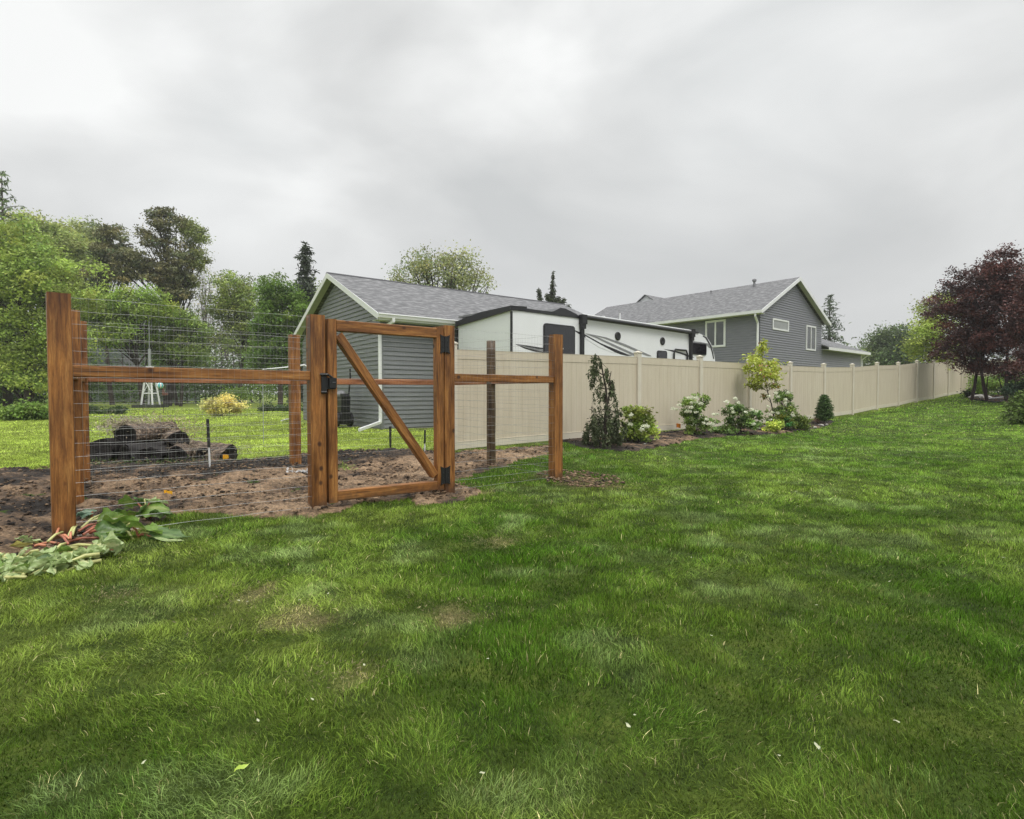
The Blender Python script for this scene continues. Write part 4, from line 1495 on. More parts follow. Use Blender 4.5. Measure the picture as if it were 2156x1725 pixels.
def far_house(name, label, px0, px1, vt, vb, Y, gable=None):
    """low roofs beyond the fence"""
    a = W(px0, vb, Y); b = W(px1, vb, Y + 3)
    d = Vector((b.x - a.x, b.y - a.y)); L_ = d.length; ang = math.atan2(d.y, d.x)
    zt = W((px0 + px1) / 2, vt, Y + 3).z
    zb = a.z
    g0 = gz(a.x, a.y)
    root = thing(name, label, 'house', (a.x, a.y, g0), ang)
    zt -= g0; zb -= g0
    mb = MB(); mb.box(.5, L_ - .5, .5, 7.5, -.5, zb + .05); mb.build('wall', M['far_wall'], root)
    h = min(3.0, L_ * .3)
    r = roof_plane('roof', [(0, 0, zb), (L_, 0, zb), (L_ - h, 4, zt), (h, 4, zt)], .08, M['shingle'], root, (1, 0, 0), (0, 1, .4))
    roof_plane('hip', [(0, 0, zb), (h, 4, zt), (h, 4.01, zt), (0, 8, zb)], .08, M['shingle'], r, (0, 1, 0), (1, 0, .4))
    roof_plane('hip', [(L_, 0, zb), (L_, 8, zb), (L_ - h, 4.01, zt), (L_ - h, 4, zt)], .08, M['shingle'], r, (0, 1, 0), (1, 0, .4))
    roof_plane('back_slope', [(0, 8, zb), (h, 4, zt), (L_ - h, 4, zt), (L_, 8, zb)], .08, M['shingle'], r, (1, 0, 0), (0, 1, .4))
    mb = MB(); mb.box(0, L_, -.05, 0, zb - .2, zb - .02); mb.build('fascia', M['white'], root)
    if gable:
        t, z = on_plane(Vector((a.x, a.y)), d / L_, gable, vt + 8)
        z = z - g0
        mb = MB(); mb.prism([(t - 1.9, z - 1.1), (t, z), (t + 1.9, z - 1.1)][::-1], -.6, 2.5); gw = mb.build('gable', M['far_wall'], root)
        mb = MB()
        for s in (-1, 1):
            p = [(t + s * 2.2, z - 1.2), (t, z + .08), (t, z - .12), (t + s * 2.2, z - 1.4)]
            mb.prism(p if s > 0 else p[::-1], -.75, -.65)
        mb.build('gable_trim', M['white'], gw)
    return root


M['far_wall'] = simple('grey_wall', (0.24, 0.24, 0.25), 0.8, 0.1, 2)
far_house('bungalow', 'low grey bungalow with a white edged gable, beyond the far end of the tan fence', 1812, 1985, 751, 764, 70, 1862)
far_house('bungalow', 'second grey roof peeping over the fence just left of the purple trees', 1905, 2060, 748, 762, 84)


# grey barn among the trees on the left
def build_barn():
    p = W(175, 835, 62.0)
    g0 = gz(p.x, p.y)
    zt = W(236, 650, 62).z - g0; ze = W(180, 690, 62).z - g0
    x1 = W(312, 800, 62).x - p.x
    root = thing('barn', 'faded grey green barn half hidden by the trees behind the garden', 'barn', (p.x, p.y, g0), 0.06)
    mb = MB(); mb.prism([(0, -.3), (x1, -.3), (x1, ze), (x1 * .5, zt), (0, ze)], 0, 11); mb.build('wall', M['barn'], root)
    roof_plane('roof', [(-.4, -.4, ze - .25), (x1 * .5, -.4, zt + .1), (x1 * .5, 11.4, zt + .1), (-.4, 11.4, ze - .25)], .12, M['barn_roof'], root, (0, 1, 0), (1, 0, .5))
    roof_plane('roof', [(x1 * .5, -.4, zt + .1), (x1 + .4, -.4, ze - .25), (x1 + .4, 11.4, ze - .25), (x1 * .5, 11.4, zt + .1)], .12, M['barn_roof'], root, (0, 1, 0), (1, 0, -.5))
    mb = MB(); mb.box(x1 * .62, x1 * .95, -.06, 0, 0, ze * .62); mb.build('door', M['grey_plastic'], root)


M['barn'] = simple('barn_board', (0.15, 0.18, 0.16), 0.8, 0.2, 1)
M['barn_roof'] = simple('barn_roof', (0.12, 0.13, 0.13), 0.7, 0.2, 1)
build_barn()


# ------------------------------------------------------------------ foliage
def leaf_faces(P, size, rng, tint, droop=0.0, aspect=0.55, up=0.35):
    """one folded lozenge per point"""
    n = len(P)
    a = rng.uniform(0, 2 * PI, n); e = rng.normal(0, 0.6, n) - droop
    d = np.stack([np.cos(a) * np.cos(e), np.sin(a) * np.cos(e), np.sin(e)], 1)
    r = rng.normal(0, 1, (n, 3)); r[:, 2] += up * 2
    s = np.cross(d, r); s /= np.linalg.norm(s, axis=1)[:, None] + 1e-9
    nn = np.cross(s, d)
    L_ = (size * rng.uniform(.6, 1.35, n))[:, None]
    w = L_ * aspect * 0.5
    mid = P + d * L_ * .45 + nn * L_ * 0.07
    V = np.stack([P, mid - s * w, P + d * L_, mid + s * w], 1).reshape(-1, 3)
    Fc = (np.arange(n) * 4)[:, None] + np.array([[0, 1, 2, 3]])
    return V, Fc, np.repeat(tint, 4, 0)


def limb(a, b, sag, rng, k=6):
    a = Vector(a); b = Vector(b)
    m = (a + b) / 2 + Vector((rng.normal(0, 1), rng.normal(0, 1), 0)) * (b - a).length * 0.07 + Vector((0, 0, sag * (b - a).length))
    return [a * (1 - t) ** 2 + m * 2 * t * (1 - t) + b * t * t for t in [i / k for i in range(k + 1)]]


def broad_tree(name, label, px, Y, lobes, nclu, nleaf, leaf, crad, col, seed, cat='tree', group=None, trunk=0.16, bark='bark', lm='leaf', fork=0.35, var=.3,
               base_v=None, depth=0.8, hue=0.07, limbs=26, lean=0.0, flat=0.65, shell=0.45, stems=1, gain=(2.05, 1.85, 1.75)):
    rng = np.random.default_rng(seed)
    if group == G_L and name != 'birch_tree':
        pine = name == 'scots_pine'
        nleaf = int(nleaf * (1.0 if pine else 1.7)); leaf *= .95; nclu = int(nclu * 2.0); crad *= (.52 if pine else .62); shell = .3; limbs = int(limbs * 1.8)
    b = W(px, 828, Y)
    bx, by = b.x, b.y
    bz = gz(bx, by)
    root = thing(name, label, cat, (bx, by, bz), 0, group)
    C = []; s = Y / F
    wts = np.array([l[2] * l[3] for l in lobes], float); wts /= wts.sum()
    for li in range(nclu):
        l = lobes[rng.choice(len(lobes), p=wts)]
        c = W(l[0], l[1], Y)
        u = rng.normal(0, 1, 3); u /= np.linalg.norm(u)
        r = (shell + (1 - shell) * rng.random()) ** 0.7 * rng.uniform(.8, 1.28)
        rx = l[2] * s; rz = l[3] * s
        C.append((c.x - bx + u[0] * r * rx, u[1] * r * rx * depth, c.z - bz + u[2] * r * rz))
    C = np.array(C)
    C[:, 2] = np.maximum(C[:, 2], 0.12 * crad)
    zlo, zhi = C[:, 2].min(), C[:, 2].max()
    cr = crad * rng.uniform(.55, 1.25, nclu)
    per = np.maximum(3, (nleaf * cr ** 2 / (cr ** 2).sum()).astype(int))
    idx = np.repeat(np.arange(nclu), per)
    off = rng.normal(0, 0.55, (len(idx), 3)) * cr[idx][:, None] * np.array([1, 1, flat])
    P = C[idx] + off
    P[:, 2] = np.maximum(P[:, 2], 0.03)
    ct = rng.normal(1.0, var, nclu).clip(.45, 1.75)
    hu = rng.normal(0, hue, nclu)
    t = np.array(col)[None] * ct[idx][:, None]
    t = t * np.stack([1 + hu[idx], np.ones(len(idx)), 1 - hu[idx] * .5], 1)
    t = t * rng.uniform(.7, 1.3, len(idx))[:, None]
    t = t * np.array(gain)
    V, Fc, T = leaf_faces(P, leaf, rng, t)
    np_mesh('crown', V, Fc, M[lm], root, T)
    # trunk and limbs
    mb = MB()
    cx, cy = C[:, 0].mean(), C[:, 1].mean()
    H = zhi - 0.15 * (zhi - zlo)
    for st in range(stems):
        ox = (st - (stems - 1) / 2) * trunk * 2.2
        top = Vector((cx + ox * 3 + lean, cy, H))
        tp = [Vector((ox, 0, -.2))] + [p for p in limb((ox, 0, 0), top, 0, rng, 8)]
        rr = [trunk * 1.25] + [trunk * (1 - .88 * i / 8) for i in range(9)]
        mb.tube(tp, rr, 8)
        order = rng.permutation(nclu)[:limbs // stems]
        for j in order:
            c = Vector(C[j])
            f = fork + (0.9 - fork) * max(0, min(1, (c.z - zlo) / (zhi - zlo + 1e-6))) * rng.uniform(.5, .95)
            k = min(8, max(1, int(f * 8)))
            a = tp[k + 1] if k + 1 < len(tp) else tp[-1]
            if a.z > c.z and c.z > 1: a = tp[max(1, k - 2)]
            r0 = rr[min(k + 1, 9)] * .55
            pl = limb(a, c, 0.08, rng)
            mb.tube(pl, [r0 * (1 - .85 * i / 6) + .004 for i in range(7)], 5)
    mb.build('trunk', M[bark], root, True)
    return root


def conifer(name, label, px, Y, vtop, halfw, col, seed, cat='tree', group=None, vbase=None, trunk=.14, tiers=26, droop=.25, leaf=.22, dens=1.0, bark='bark', bottom=0.06, ragged=.25, shape=0.85, base=None, per=8):
    rng = np.random.default_rng(seed)
    if base is None:
        b = W(px, 828, Y)
        base = (b.x, b.y)
    bx, by = base
    bz = gz(bx, by)
    H = W(px, vtop, by).z - bz
    Rm = halfw * by / F
    root = thing(name, label, cat, (bx, by, bz), 0, group)
    mb = MB(); mb.tube([(0, 0, -.2), (0, 0, H * .5), (0, 0, H)], [trunk, trunk * .6, trunk * .06], 7)
    P = []; T = []; 
    for i in range(tiers):
        f = i / (tiers - 1)
        z = H * (bottom + (1 - bottom) * f)
        r = Rm * (1 - f) ** shape + Rm * .04
        nb = max(4, int(per * (1 - f * .5)))
        a0 = rng.uniform(0, 2 * PI)
        for k in range(nb):
            a = a0 + 2 * PI * k / nb + rng.normal(0, .25)
            rl = r * rng.uniform(1 - ragged * 1.6, 1 + ragged)
            e = Vector((math.cos(a) * rl, math.sin(a) * rl, z - droop * rl + rng.normal(0, .05) * rl))
            pl = [Vector((0, 0, z)).lerp(e, t) + Vector((0, 0, .12 * rl * math.sin(t * PI))) for t in (0, .35, .7, 1)]
            mb.tube(pl, [.02 * rl + .006, .014 * rl + .005, .008 * rl + .004, .003], 4, False)
            m = max(4, int(26 * dens * rl / Rm + 5))
            tt = rng.uniform(.08, 1.05, m)
            tv = rng.normal(1, .2)
            for t in tt:
                p = Vector((0, 0, z)).lerp(e, t) + Vector((0, 0, .12 * rl * math.sin(min(t, 1) * PI)))
                sp = .22 * rl * (1.15 - t) + .02
                P.append((p.x + rng.normal(0, sp * .5), p.y + rng.normal(0, sp * .5), max(.02, p.z - abs(rng.normal(0, .06)) * rl * .5)))
                T.append(tv)
    P = np.array(P); T = np.array(T)
    t = 1.45 * np.array(col)[None] * T[:, None] * rng.uniform(.6, 1.4, len(P))[:, None]
    V, Fc, TT = leaf_faces(P, leaf, rng, t, droop=.35, aspect=.3)
    np_mesh('foliage', V, Fc, M['needle'], root, TT)
    mb.build('trunk', M[bark], root, True)
    return root


G_L = 'trees behind the garden on the left'
YG = (0.165, 0.235, 0.055); MG = (0.10, 0.165, 0.035); DG = (0.055, 0.10, 0.025); PG = (0.17, 0.225, 0.085); BR = (0.092, 0.104, 0.050)
# left edge
broad_tree('maple_tree', 'big bright yellow green tree filling the left edge behind the first post', 60, 34,
           [(20, 505, 60, 50), (60, 550, 60, 50), (-60, 520, 70, 70), (30, 590, 85, 60), (110, 610, 85, 75), (50, 700, 80, 60), (130, 720, 60, 50), (-60, 640, 90, 100), (20, 770, 70, 50), (90, 800, 60, 30)], 230, 32000, .20, 1.0, (.165, .235, .055), 1, group=G_L, trunk=.25, var=.24)
conifer('pine_tree', 'tall pine whose upswept top breaks the skyline at the far left edge', 16, 40, 366, 120, (0.13, 0.175, 0.08), 2, group=G_L, trunk=.3, droop=-.35, leaf=.34, tiers=26, shape=.75, ragged=.5, dens=2.2)
broad_tree('oak_tree', 'mid green tree left of the brownish pines with a rounded top', 110, 52, [(55, 498, 60, 42), (115, 500, 50, 36), (150, 535, 50, 42), (100, 590, 70, 50), (10, 520, 40, 50)], 140, 18000, .26, 1.3, (.175, .225, .075), 3, group=G_L, trunk=.28)
broad_tree('oak_tree', 'pale misty green tree top between the left oak and the brownish pines', 190, 60, [(180, 508, 44, 34), (205, 540, 40, 45), (170, 600, 45, 45)], 80, 9000, .28, 1.3, (.155, .20, .08), 4, group=G_L, trunk=.25)
broad_tree('scots_pine', 'brownish flat topped pine, shorter of the two on the skyline', 236, 48, [(232, 500, 30, 28), (250, 540, 45, 26), (196, 572, 42, 16), (262, 580, 44, 18), (225, 545, 30, 20)], 90, 12000, .22, .95, BR, 5, group=G_L, trunk=.2, fork=.45, hue=.1, lm='needle', flat=.4)
broad_tree('scots_pine', 'tallest brownish pine with a dark bare trunk behind the mesh', 352, 44, [(345, 462, 30, 24), (335, 505, 42, 32), (300, 560, 52, 22), (345, 580, 50, 26), (375, 620, 34, 18), (270, 545, 34, 16), (375, 545, 28, 22)], 130, 17000, .20, .85, (0.084, 0.094, 0.048), 6, group=G_L, trunk=.33, fork=.5, hue=.1, lm='needle', flat=.42, limbs=34)
broad_tree('ash_tree', 'airy green tree leaning out from the tall brownish pine', 372, 46, [(408, 500, 24, 26), (415, 545, 26, 26), (395, 590, 26, 22), (400, 478, 18, 14)], 55, 4200, .2, .8, (.13, .165, .06), 7, group=G_L, trunk=.16, fork=.3, limbs=30)
broad_tree('maple_tree', 'bright understory tree under the tall brownish pine', 300, 40, [(285, 640, 50, 36), (240, 665, 52, 36), (330, 650, 36, 34), (200, 640, 40, 36), (270, 710, 70, 34)], 130, 14000, .19, .9, (.135, .205, .042), 8, group=G_L, trunk=.16)
broad_tree('maple_tree', 'leafy green tree with its thin trunk above the barn door', 380, 42, [(375, 690, 40, 40), (400, 740, 46, 34), (345, 740, 40, 34), (420, 700, 24, 26)], 80, 8500, .19, .85, (.12, .18, .045), 9, group=G_L, trunk=.13)
broad_tree('birch_tree', 'pale bare looking birch in the misty gap', 432, 62, [(432, 580, 20, 34), (440, 640, 24, 40), (425, 700, 24, 40)], 60, 900, .2, .9, (.2, .21, .14), 10, group=G_L, trunk=.12, bark='bark_pale', limbs=50)
broad_tree('birch_tree', 'second thin pale birch nearer the rounded green trees', 468, 64, [(466, 620, 20, 30), (470, 670, 22, 36), (462, 720, 20, 40)], 55, 900, .2, .9, (.2, .22, .12), 11, group=G_L, trunk=.1, bark='bark_pale', limbs=46)
broad_tree('oak_tree', 'loose yellow green tree left of the dense round one', 500, 50, [(490, 600, 36, 24), (520, 625, 34, 30), (480, 650, 36, 34), (530, 680, 30, 40), (500, 720, 50, 30)], 110, 8500, .22, 1.0, (.145, .20, .055), 12, group=G_L, trunk=.18, limbs=40)
broad_tree('linden_tree', 'dense round dark green tree left of the small spruce', 590, 38, [(578, 615, 36, 34), (600, 660, 48, 48), (570, 700, 42, 46), (620, 730, 40, 40), (565, 750, 40, 36)], 150, 19000, .18, .8, (.075, .135, .028), 13, group=G_L, trunk=.2, var=.35)
conifer('spruce_tree', 'dark spruce poking up behind the garage gable', 646, 40, 512, 34, (0.05, 0.062, 0.042), 14, group=G_L, trunk=.15, droop=.15, leaf=.30, tiers=46, dens=2.2, ragged=.4, shape=.38)
broad_tree('ash_tree', 'light green tree between the spruce and the garage roof', 668, 46, [(672, 620, 30, 30), (650, 670, 40, 40), (640, 740, 50, 50)], 90, 8500, .2, .9, (.12, .175, .045), 15, group=G_L, trunk=.15)
broad_tree('maple_tree', 'low dark green tree by the woods at the left, under the yellow green one', 110, 44, [(100, 770, 70, 34), (40, 790, 70, 30), (160, 790, 40, 30)], 90, 10000, .2, .9, (.07, .12, .03), 16, group=G_L, trunk=.15)


def mass(name, px0, px1, vt, vb, Y0, Y1, n, leaf, col, seed, clu=260, cr=1.2):
    """woods too dense to tell apart"""
    rng = np.random.default_rng(seed)
    C = []
    for i in range(clu):
        px = rng.uniform(px0, px1); Y = rng.uniform(Y0, Y1)
        top = vt + 14 * math.sin(px * .03) + 10 * math.sin(px * .09 + 1)
        p = W(px, rng.uniform(min(top, vb - 6), vb), Y); C.append(p[:])
    C = np.array(C)
    idx = rng.integers(0, clu, n)
    P = C[idx] + rng.normal(0, .5, (n, 3)) * cr
    P[:, 2] = np.maximum(P[:, 2], ground(P[:, 0], P[:, 1]) + .05)
    ct = rng.normal(1, .35, clu).clip(.35, 1.8)
    t = np.array(col)[None] * ct[idx][:, None] * rng.uniform(.7, 1.3, n)[:, None] * np.array((1.5, 1.45, 1.0))
    V, Fc, T = leaf_faces(P, leaf, rng, t)
    o = np_mesh(name, V, Fc, M['leaf'], None, T)
    o['kind'] = 'stuff'
    return o


mass('undergrowth', -260, 690, 775, 832, 50, 60, 26000, .26, (.05, .088, .026), 21, 340, 1.3)
mass('undergrowth', -300, 700, 690, 800, 66, 84, 16000, .40, (.06, .10, .035), 22, 260, 2.2)
mass('shrubbery', 470, 665, 812, 835, 44, 48, 5000, .16, (.105, .17, .04), 23, 70, .6)
mass('shrubbery', -200, 100, 828, 842, 40, 46, 4500, .18, (.05, .09, .025), 24, 70, .6)
mass('far_woods', -700, 1300, 770, 826, 120, 150, 16000, .9, (.07, .10, .05), 25, 420, 4.0)
mass('far_woods', 1700, 2700, 765, 826, 110, 140, 12000, .8, (.07, .10, .05), 26, 300, 4.0)

# dark thin trunks between the trees
for i, (px, v) in enumerate([(412, 560), (455, 600), (505, 640), (530, 650), (478, 690), (262, 620), (395, 640), (548, 690)]):
    rng_ = np.random.default_rng(60 + i)
    Y = 55 + 2 * (i % 4)
    b = W(px, 828, Y); g0 = gz(b.x, b.y); H = W(px, v, Y).z - g0
    root = thing('young_tree', 'thin dark sparsely leaved trunk in the gap between the pines and the round tree', 'tree', (b.x, b.y, g0), 0, 'thin trunks in the misty gap')
    mb = MB()
    tp = limb((0, 0, -.2), (rng_.normal(0, .5), rng_.normal(0, .5), H), 0, rng_, 8)
    mb.tube(tp, [.09 - .0095 * k for k in range(9)], 6)
    P = []
    for k in range(22):
        a = tp[rng_.integers(3, 9)]; c = a + Vector((rng_.normal(0, 1.1), rng_.normal(0, 1.1), abs(rng_.normal(.6, .6))))
        mb.tube(limb(a, c, .1, rng_, 3), [.03, .02, .012, .006], 4, False)
        P += [(c.x + rng_.normal(0, .3), c.y + rng_.normal(0, .3), c.z + rng_.normal(0, .3)) for _ in range(22)]
    mb.build('trunk', M['bark'], root)
    P = np.array(P); V, Fc, T = leaf_faces(P, .2, rng_, np.array((.12, .17, .05))[None] * rng_.uniform(.5, 1.4, (len(P), 1)))
    np_mesh('crown', V, Fc, M['leaf'], root, T)

# behind the garage and the house
broad_tree('willow_tree', 'wide airy tree rising behind the garage ridge', 935, 46, [(870, 580, 42, 40), (915, 560, 46, 30), (960, 565, 46, 30), (1005, 592, 34, 26), (930, 610, 60, 30), (850, 610, 30, 26)], 140, 9500, .21, .9, (.16, .195, .09), 31, trunk=.3, limbs=70, fork=.12, stems=2, hue=.08)


def weeping_spire():
    rng = np.random.default_rng(33)
    b = W(1162, 828, 40); g0 = gz(b.x, b.y)
    root = thing('weeping_spruce', 'ragged weeping spruce tip behind the far end of the garage roof', 'tree', (b.x, b.y, g0))
    H = W(1165, 570, 40).z - g0
    mb = MB(); mb.tube([(0, 0, -.2), (0, 0, H * .7), (.1, 0, H)], [.18, .07, .015], 6)
    P = []
    s = 40 / F
    tips = [((1165, 570), (1160, 640), 7)] + [((1134, 605), (1140, 640), 7), ((1188, 628), (1170, 640), 7), ((1150, 620), (1165, 636), 12), ((1178, 622), (1160, 634), 10), ((1120, 634), (1150, 642), 8), ((1165, 600), (1162, 645), 12), ((1200, 640), (1165, 650), 12), ((1130, 660), (1160, 650), 16), ((1190, 670), (1160, 660), 18)]
    for (a, c, w) in tips:
        A = W(a[0], a[1], 40); C = W(c[0], c[1], 40)
        A = Vector((A.x - b.x, rng.normal(0, .3), A.z - g0)); C = Vector((C.x - b.x, 0, C.z - g0))
        mb.tube([C, A.lerp(C, .5) + Vector((0, 0, .1)), A], [.05, .03, .01], 5)
        for _ in range(420):
            t = rng.random()
            p = A.lerp(C, t)
            P.append((p.x + rng.normal(0, w * s * .35 * (0.3 + t)), p.y + rng.normal(0, w * s * .35), p.z - abs(rng.normal(0, .18))))
    for _ in range(3000):
        z = H * rng.uniform(.1, .72); r = (1 - z / H) * 2.2
        a = rng.uniform(0, 2 * PI); q = r * math.sqrt(rng.random())
        P.append((math.cos(a) * q, math.sin(a) * q, z))
    P = np.array(P)
    V, Fc, T = leaf_faces(P, .2, rng, np.array((.07, .085, .045))[None] * rng.uniform(.5, 1.4, (len(P), 1)), droop=.9, aspect=.35)
    np_mesh('foliage', V, Fc, M['needle'], root, T)
    mb.build('trunk', M['bark'], root)


weeping_spire()
conifer('spruce_tree', 'grey green spruce standing behind the low wing of the house', 1744, 56, 622, 52, (0.10, 0.125, 0.09), 34, trunk=.25, leaf=.34, tiers=30, dens=1.2, ragged=.3, shape=.7)
broad_tree('round_tree', 'lower round tree beyond the house wing, the left of a far pair', 1850, 66, [(1852, 735, 26, 28), (1842, 760, 28, 20), (1866, 752, 24, 20)], 80, 8000, .3, 1.1, (.085, .125, .055), 35, trunk=.2)
broad_tree('round_tree', 'taller round tree of the far pair, next to the lime green one', 1892, 64, [(1890, 712, 26, 26), (1902, 745, 32, 28), (1876, 745, 22, 24)], 90, 9500, .3, 1.1, (.065, .10, .045), 36, trunk=.2)
# right side
broad_tree('locust_tree', 'lime green tree glowing behind the purple leaved ones', 1985, 30, [(1975, 648, 34, 24), (1950, 695, 30, 26), (1995, 700, 40, 40), (1938, 728, 26, 20), (1985, 745, 40, 26), (2010, 640, 24, 20)], 110, 11000, .13, .5, (.19, .25, .065), 37, trunk=.1, fork=.3, limbs=40)
conifer('pine_tree', 'dark blue green pine at the right edge behind the purple trees', 2178, 34, 495, 60, (0.045, 0.062, 0.05), 38, trunk=.2, leaf=.26, tiers=34, dens=1.0, ragged=.35, shape=.6)
GP_ = 'purple leaved trees by the fence corner'
PUR = (0.060, 0.027, 0.024)
for (px, v, lob, lb, sd_) in [
    (2046, 843, [(2050, 590, 48, 34), (2010, 640, 46, 30), (2040, 670, 60, 46), (1985, 660, 34, 16), (2030, 725, 52, 32), (2000, 745, 30, 14), (1972, 748, 22, 7), (2045, 765, 40, 18)], 'purple leaved tree nearest the fence, reaching furthest left', 41),
    (2079, 845, [(2090, 580, 40, 34), (2080, 640, 60, 50), (2075, 710, 52, 40), (2105, 600, 36, 30), (2065, 750, 34, 20), (2085, 772, 36, 16)], 'purple leaved tree in the middle of its row', 42),
    (2120, 847, [(2116, 545, 22, 26), (2130, 590, 44, 40), (2140, 660, 60, 56), (2125, 735, 50, 34), (2170, 620, 60, 50), (2113, 530, 10, 16), (2135, 775, 44, 18)], 'tallest purple leaved tree with a pointed top', 42 + 1),
    (2196, 850, [(2195, 610, 50, 50), (2200, 680, 60, 56), (2185, 760, 50, 34)], 'purple leaved tree cut by the right edge of the view', 44)]:
    p = G(px, v)
    broad_tree('purple_plum_tree', lb, px, p.y, lob, 170, 18000, .105, .33, PUR, sd_, group=GP_, trunk=.072, bark='bark_red', lm='leaf_wet', fork=.28, limbs=44, var=.28, hue=.15, depth=.7)

# shrubs by the purple trees
GS = 'shrubs in the far corner bed'
broad_tree('leafy_shrub', 'fresh green shrub between the first two purple trunks', 2068, 27, [(2065, 808, 16, 14), (2085, 812, 16, 12)], 40, 3600, .10, .28, (.12, .20, .045), 51, cat='shrub', group=GS, trunk=.02, limbs=12)
broad_tree('leafy_shrub', 'tall mixed green shrub right of the middle purple trunk', 2110, 28, [(2108, 805, 22, 16), (2135, 800, 20, 18)], 45, 4200, .11, .3, (.10, .175, .045), 52, cat='shrub', group=GS, trunk=.02, limbs=12)
broad_tree('leafy_shrub', 'low dark shrub at the foot of the fence end', 2050, 27.5, [(2045, 826, 12, 7), (2060, 828, 14, 8)], 25, 2200, .09, .22, (.035, .05, .022), 53, cat='shrub', group=GS, trunk=.015, limbs=8)
broad_tree('yew_shrub', 'blackish green mound right of the last purple trunk', 2150, 22.5, [(2145, 822, 24, 14), (2165, 818, 24, 18)], 50, 6000, .07, .24, (.022, .04, .022), 54, cat='shrub', group=GS, trunk=.02, limbs=10, lm='needle')
p = G(2158, 892)
conifer('spruce_shrub', 'low spreading spruce bush cut by the right edge of the lawn', 2158, p.y, 822, 46, (0.10, 0.15, 0.035), 55, cat='shrub', trunk=.03, tiers=14, droop=-.05, leaf=.085, dens=2.6, shape=.55, ragged=.18, base=(p.x, p.y), per=13)
# edging boards
a = G(2050, 841); b = G(2122, 836)
o = member('edging_timber', (a.x, a.y - .6, a.z + .02), (b.x, b.y - 3, b.z + .35), .10, .05, M['white'])
tag(o, 'white topped edging timber slanting behind the purple trunks', 'edging')
for i, (px, v, s) in enumerate([(2056, 838, .28), (2066, 837, .22), (2075, 839, .2)]):
    q = G(px, v); rng_ = np.random.default_rng(400 + i)
    mb = MB(); mb.lathe([(s * .6, -.05), (s, .02), (s * .9, s * .5), (s * .4, s * .75)], 9, Matrix.Translation(q) @ Matrix.Diagonal((1.3, .9, .8, 1)))
    mb.v = [(x + rng_.normal(0, .025), y + rng_.normal(0, .025), z + rng_.normal(0, .02)) for x, y, z in mb.v]
    tag(mb.build('boulder', M['stone']), 'pale boulder in the bed behind the purple trunks', 'boulder', 'boulders in the far corner bed')


# ------------------------------------------------------------------ planting along the tan fence
def weeping_conifer():
    rng = np.random.default_rng(70)
    p = G(1272, 940)
    root = thing('weeping_conifer', 'narrow dark weeping conifer with a nodding tip and a skirt of branches on the ground', 'tree', p[:])
    Y = p.y; s = Y / F

    def q(px, v, dy=0):
        w = W(px, v, Y); return Vector((w.x - p.x, dy, w.z - p.z))
    stem = [q(1272, 946), q(1275, 900), q(1277, 860), q(1276, 820), q(1270, 790), q(1266, 765), q(1260, 750), q(1254, 749), q(1250, 756)]
    mb = MB(); mb.tube(stem, [.035, .032, .028, .022, .016, .012, .009, .006, .004], 7)
    second = [q(1277, 860), q(1285, 820), q(1284, 795), q(1287, 782)]
    mb.tube(second, [.018, .014, .01, .006], 6)
    P = []; T = []

    def strand(a, ln, n, w, tv):
        b = a + Vector((rng.normal(0, .04), rng.normal(0, .04), -ln))
        b.z = max(b.z, .02)
        for _ in range(n):
            t = rng.random()
            c = a.lerp(b, t)
            P.append((c.x + rng.normal(0, w), c.y + rng.normal(0, w), max(.01, c.z))); T.append(tv)
    # curtains of branchlets, each set hung from an arching branch
    arms = []
    for (px, v, wd, ln) in [(1252, 752, 5, .30), (1248, 775, 8, .22), (1250, 790, 8, .2), (1262, 765, 5, .1), (1278, 782, 6, .14), (1290, 800, 6, .2), (1262, 808, 14, .2), (1290, 822, 10, .25), (1268, 825, 16, .3),
                            (1262, 850, 18, .28), (1288, 845, 12, .26), (1258, 872, 20, .3), (1285, 872, 16, .3), (1300, 870, 8, .08)]:
        for _ in range(6):
            a = q(px + rng.normal(0, wd * .55), v + rng.normal(0, 6), rng.normal(0, wd * s * .6))
            arms.append(a)
            strand(a, ln * rng.uniform(.6, 1.3), 34, .012, rng.normal(1, .25))
    for i in range(90):
        an = rng.uniform(0, 2 * PI); r = .43 * math.sqrt(rng.uniform(.05, 1))
        z = .42 * (1 - (r / .5) ** 2) + rng.uniform(.05, .32)
        a = Vector((math.cos(an) * r + .0, math.sin(an) * r, z))
        arms.append(a)
        strand(a, rng.uniform(.15, .5), 46, .016, rng.normal(.85, .25))
    for i, a in enumerate(arms):
        if i % 4 == 0:
            k = min(range(len(stem)), key=lambda j: abs(stem[j].z - a.z))
            mb.tube(limb(stem[k], a, .12, rng, 4), [.008, .006, .005, .004, .003], 4, False)
    mb.tube([q(1285, 893), q(1300, 876), q(1308, 872), q(1309, 858)], [.008, .006, .004, .003], 4)
    P = np.array(P); T = np.array(T)
    t = np.array((.085, .105, .05))[None] * T[:, None] * rng.uniform(.6, 1.4, (len(P), 1))
    V, Fc, TT = leaf_faces(P, .055, rng, t, droop=1.0, aspect=.38)
    np_mesh('foliage', V, Fc, M['needle'], root, TT)
    mb.build('trunk', M['bark'], root)


weeping_conifer()


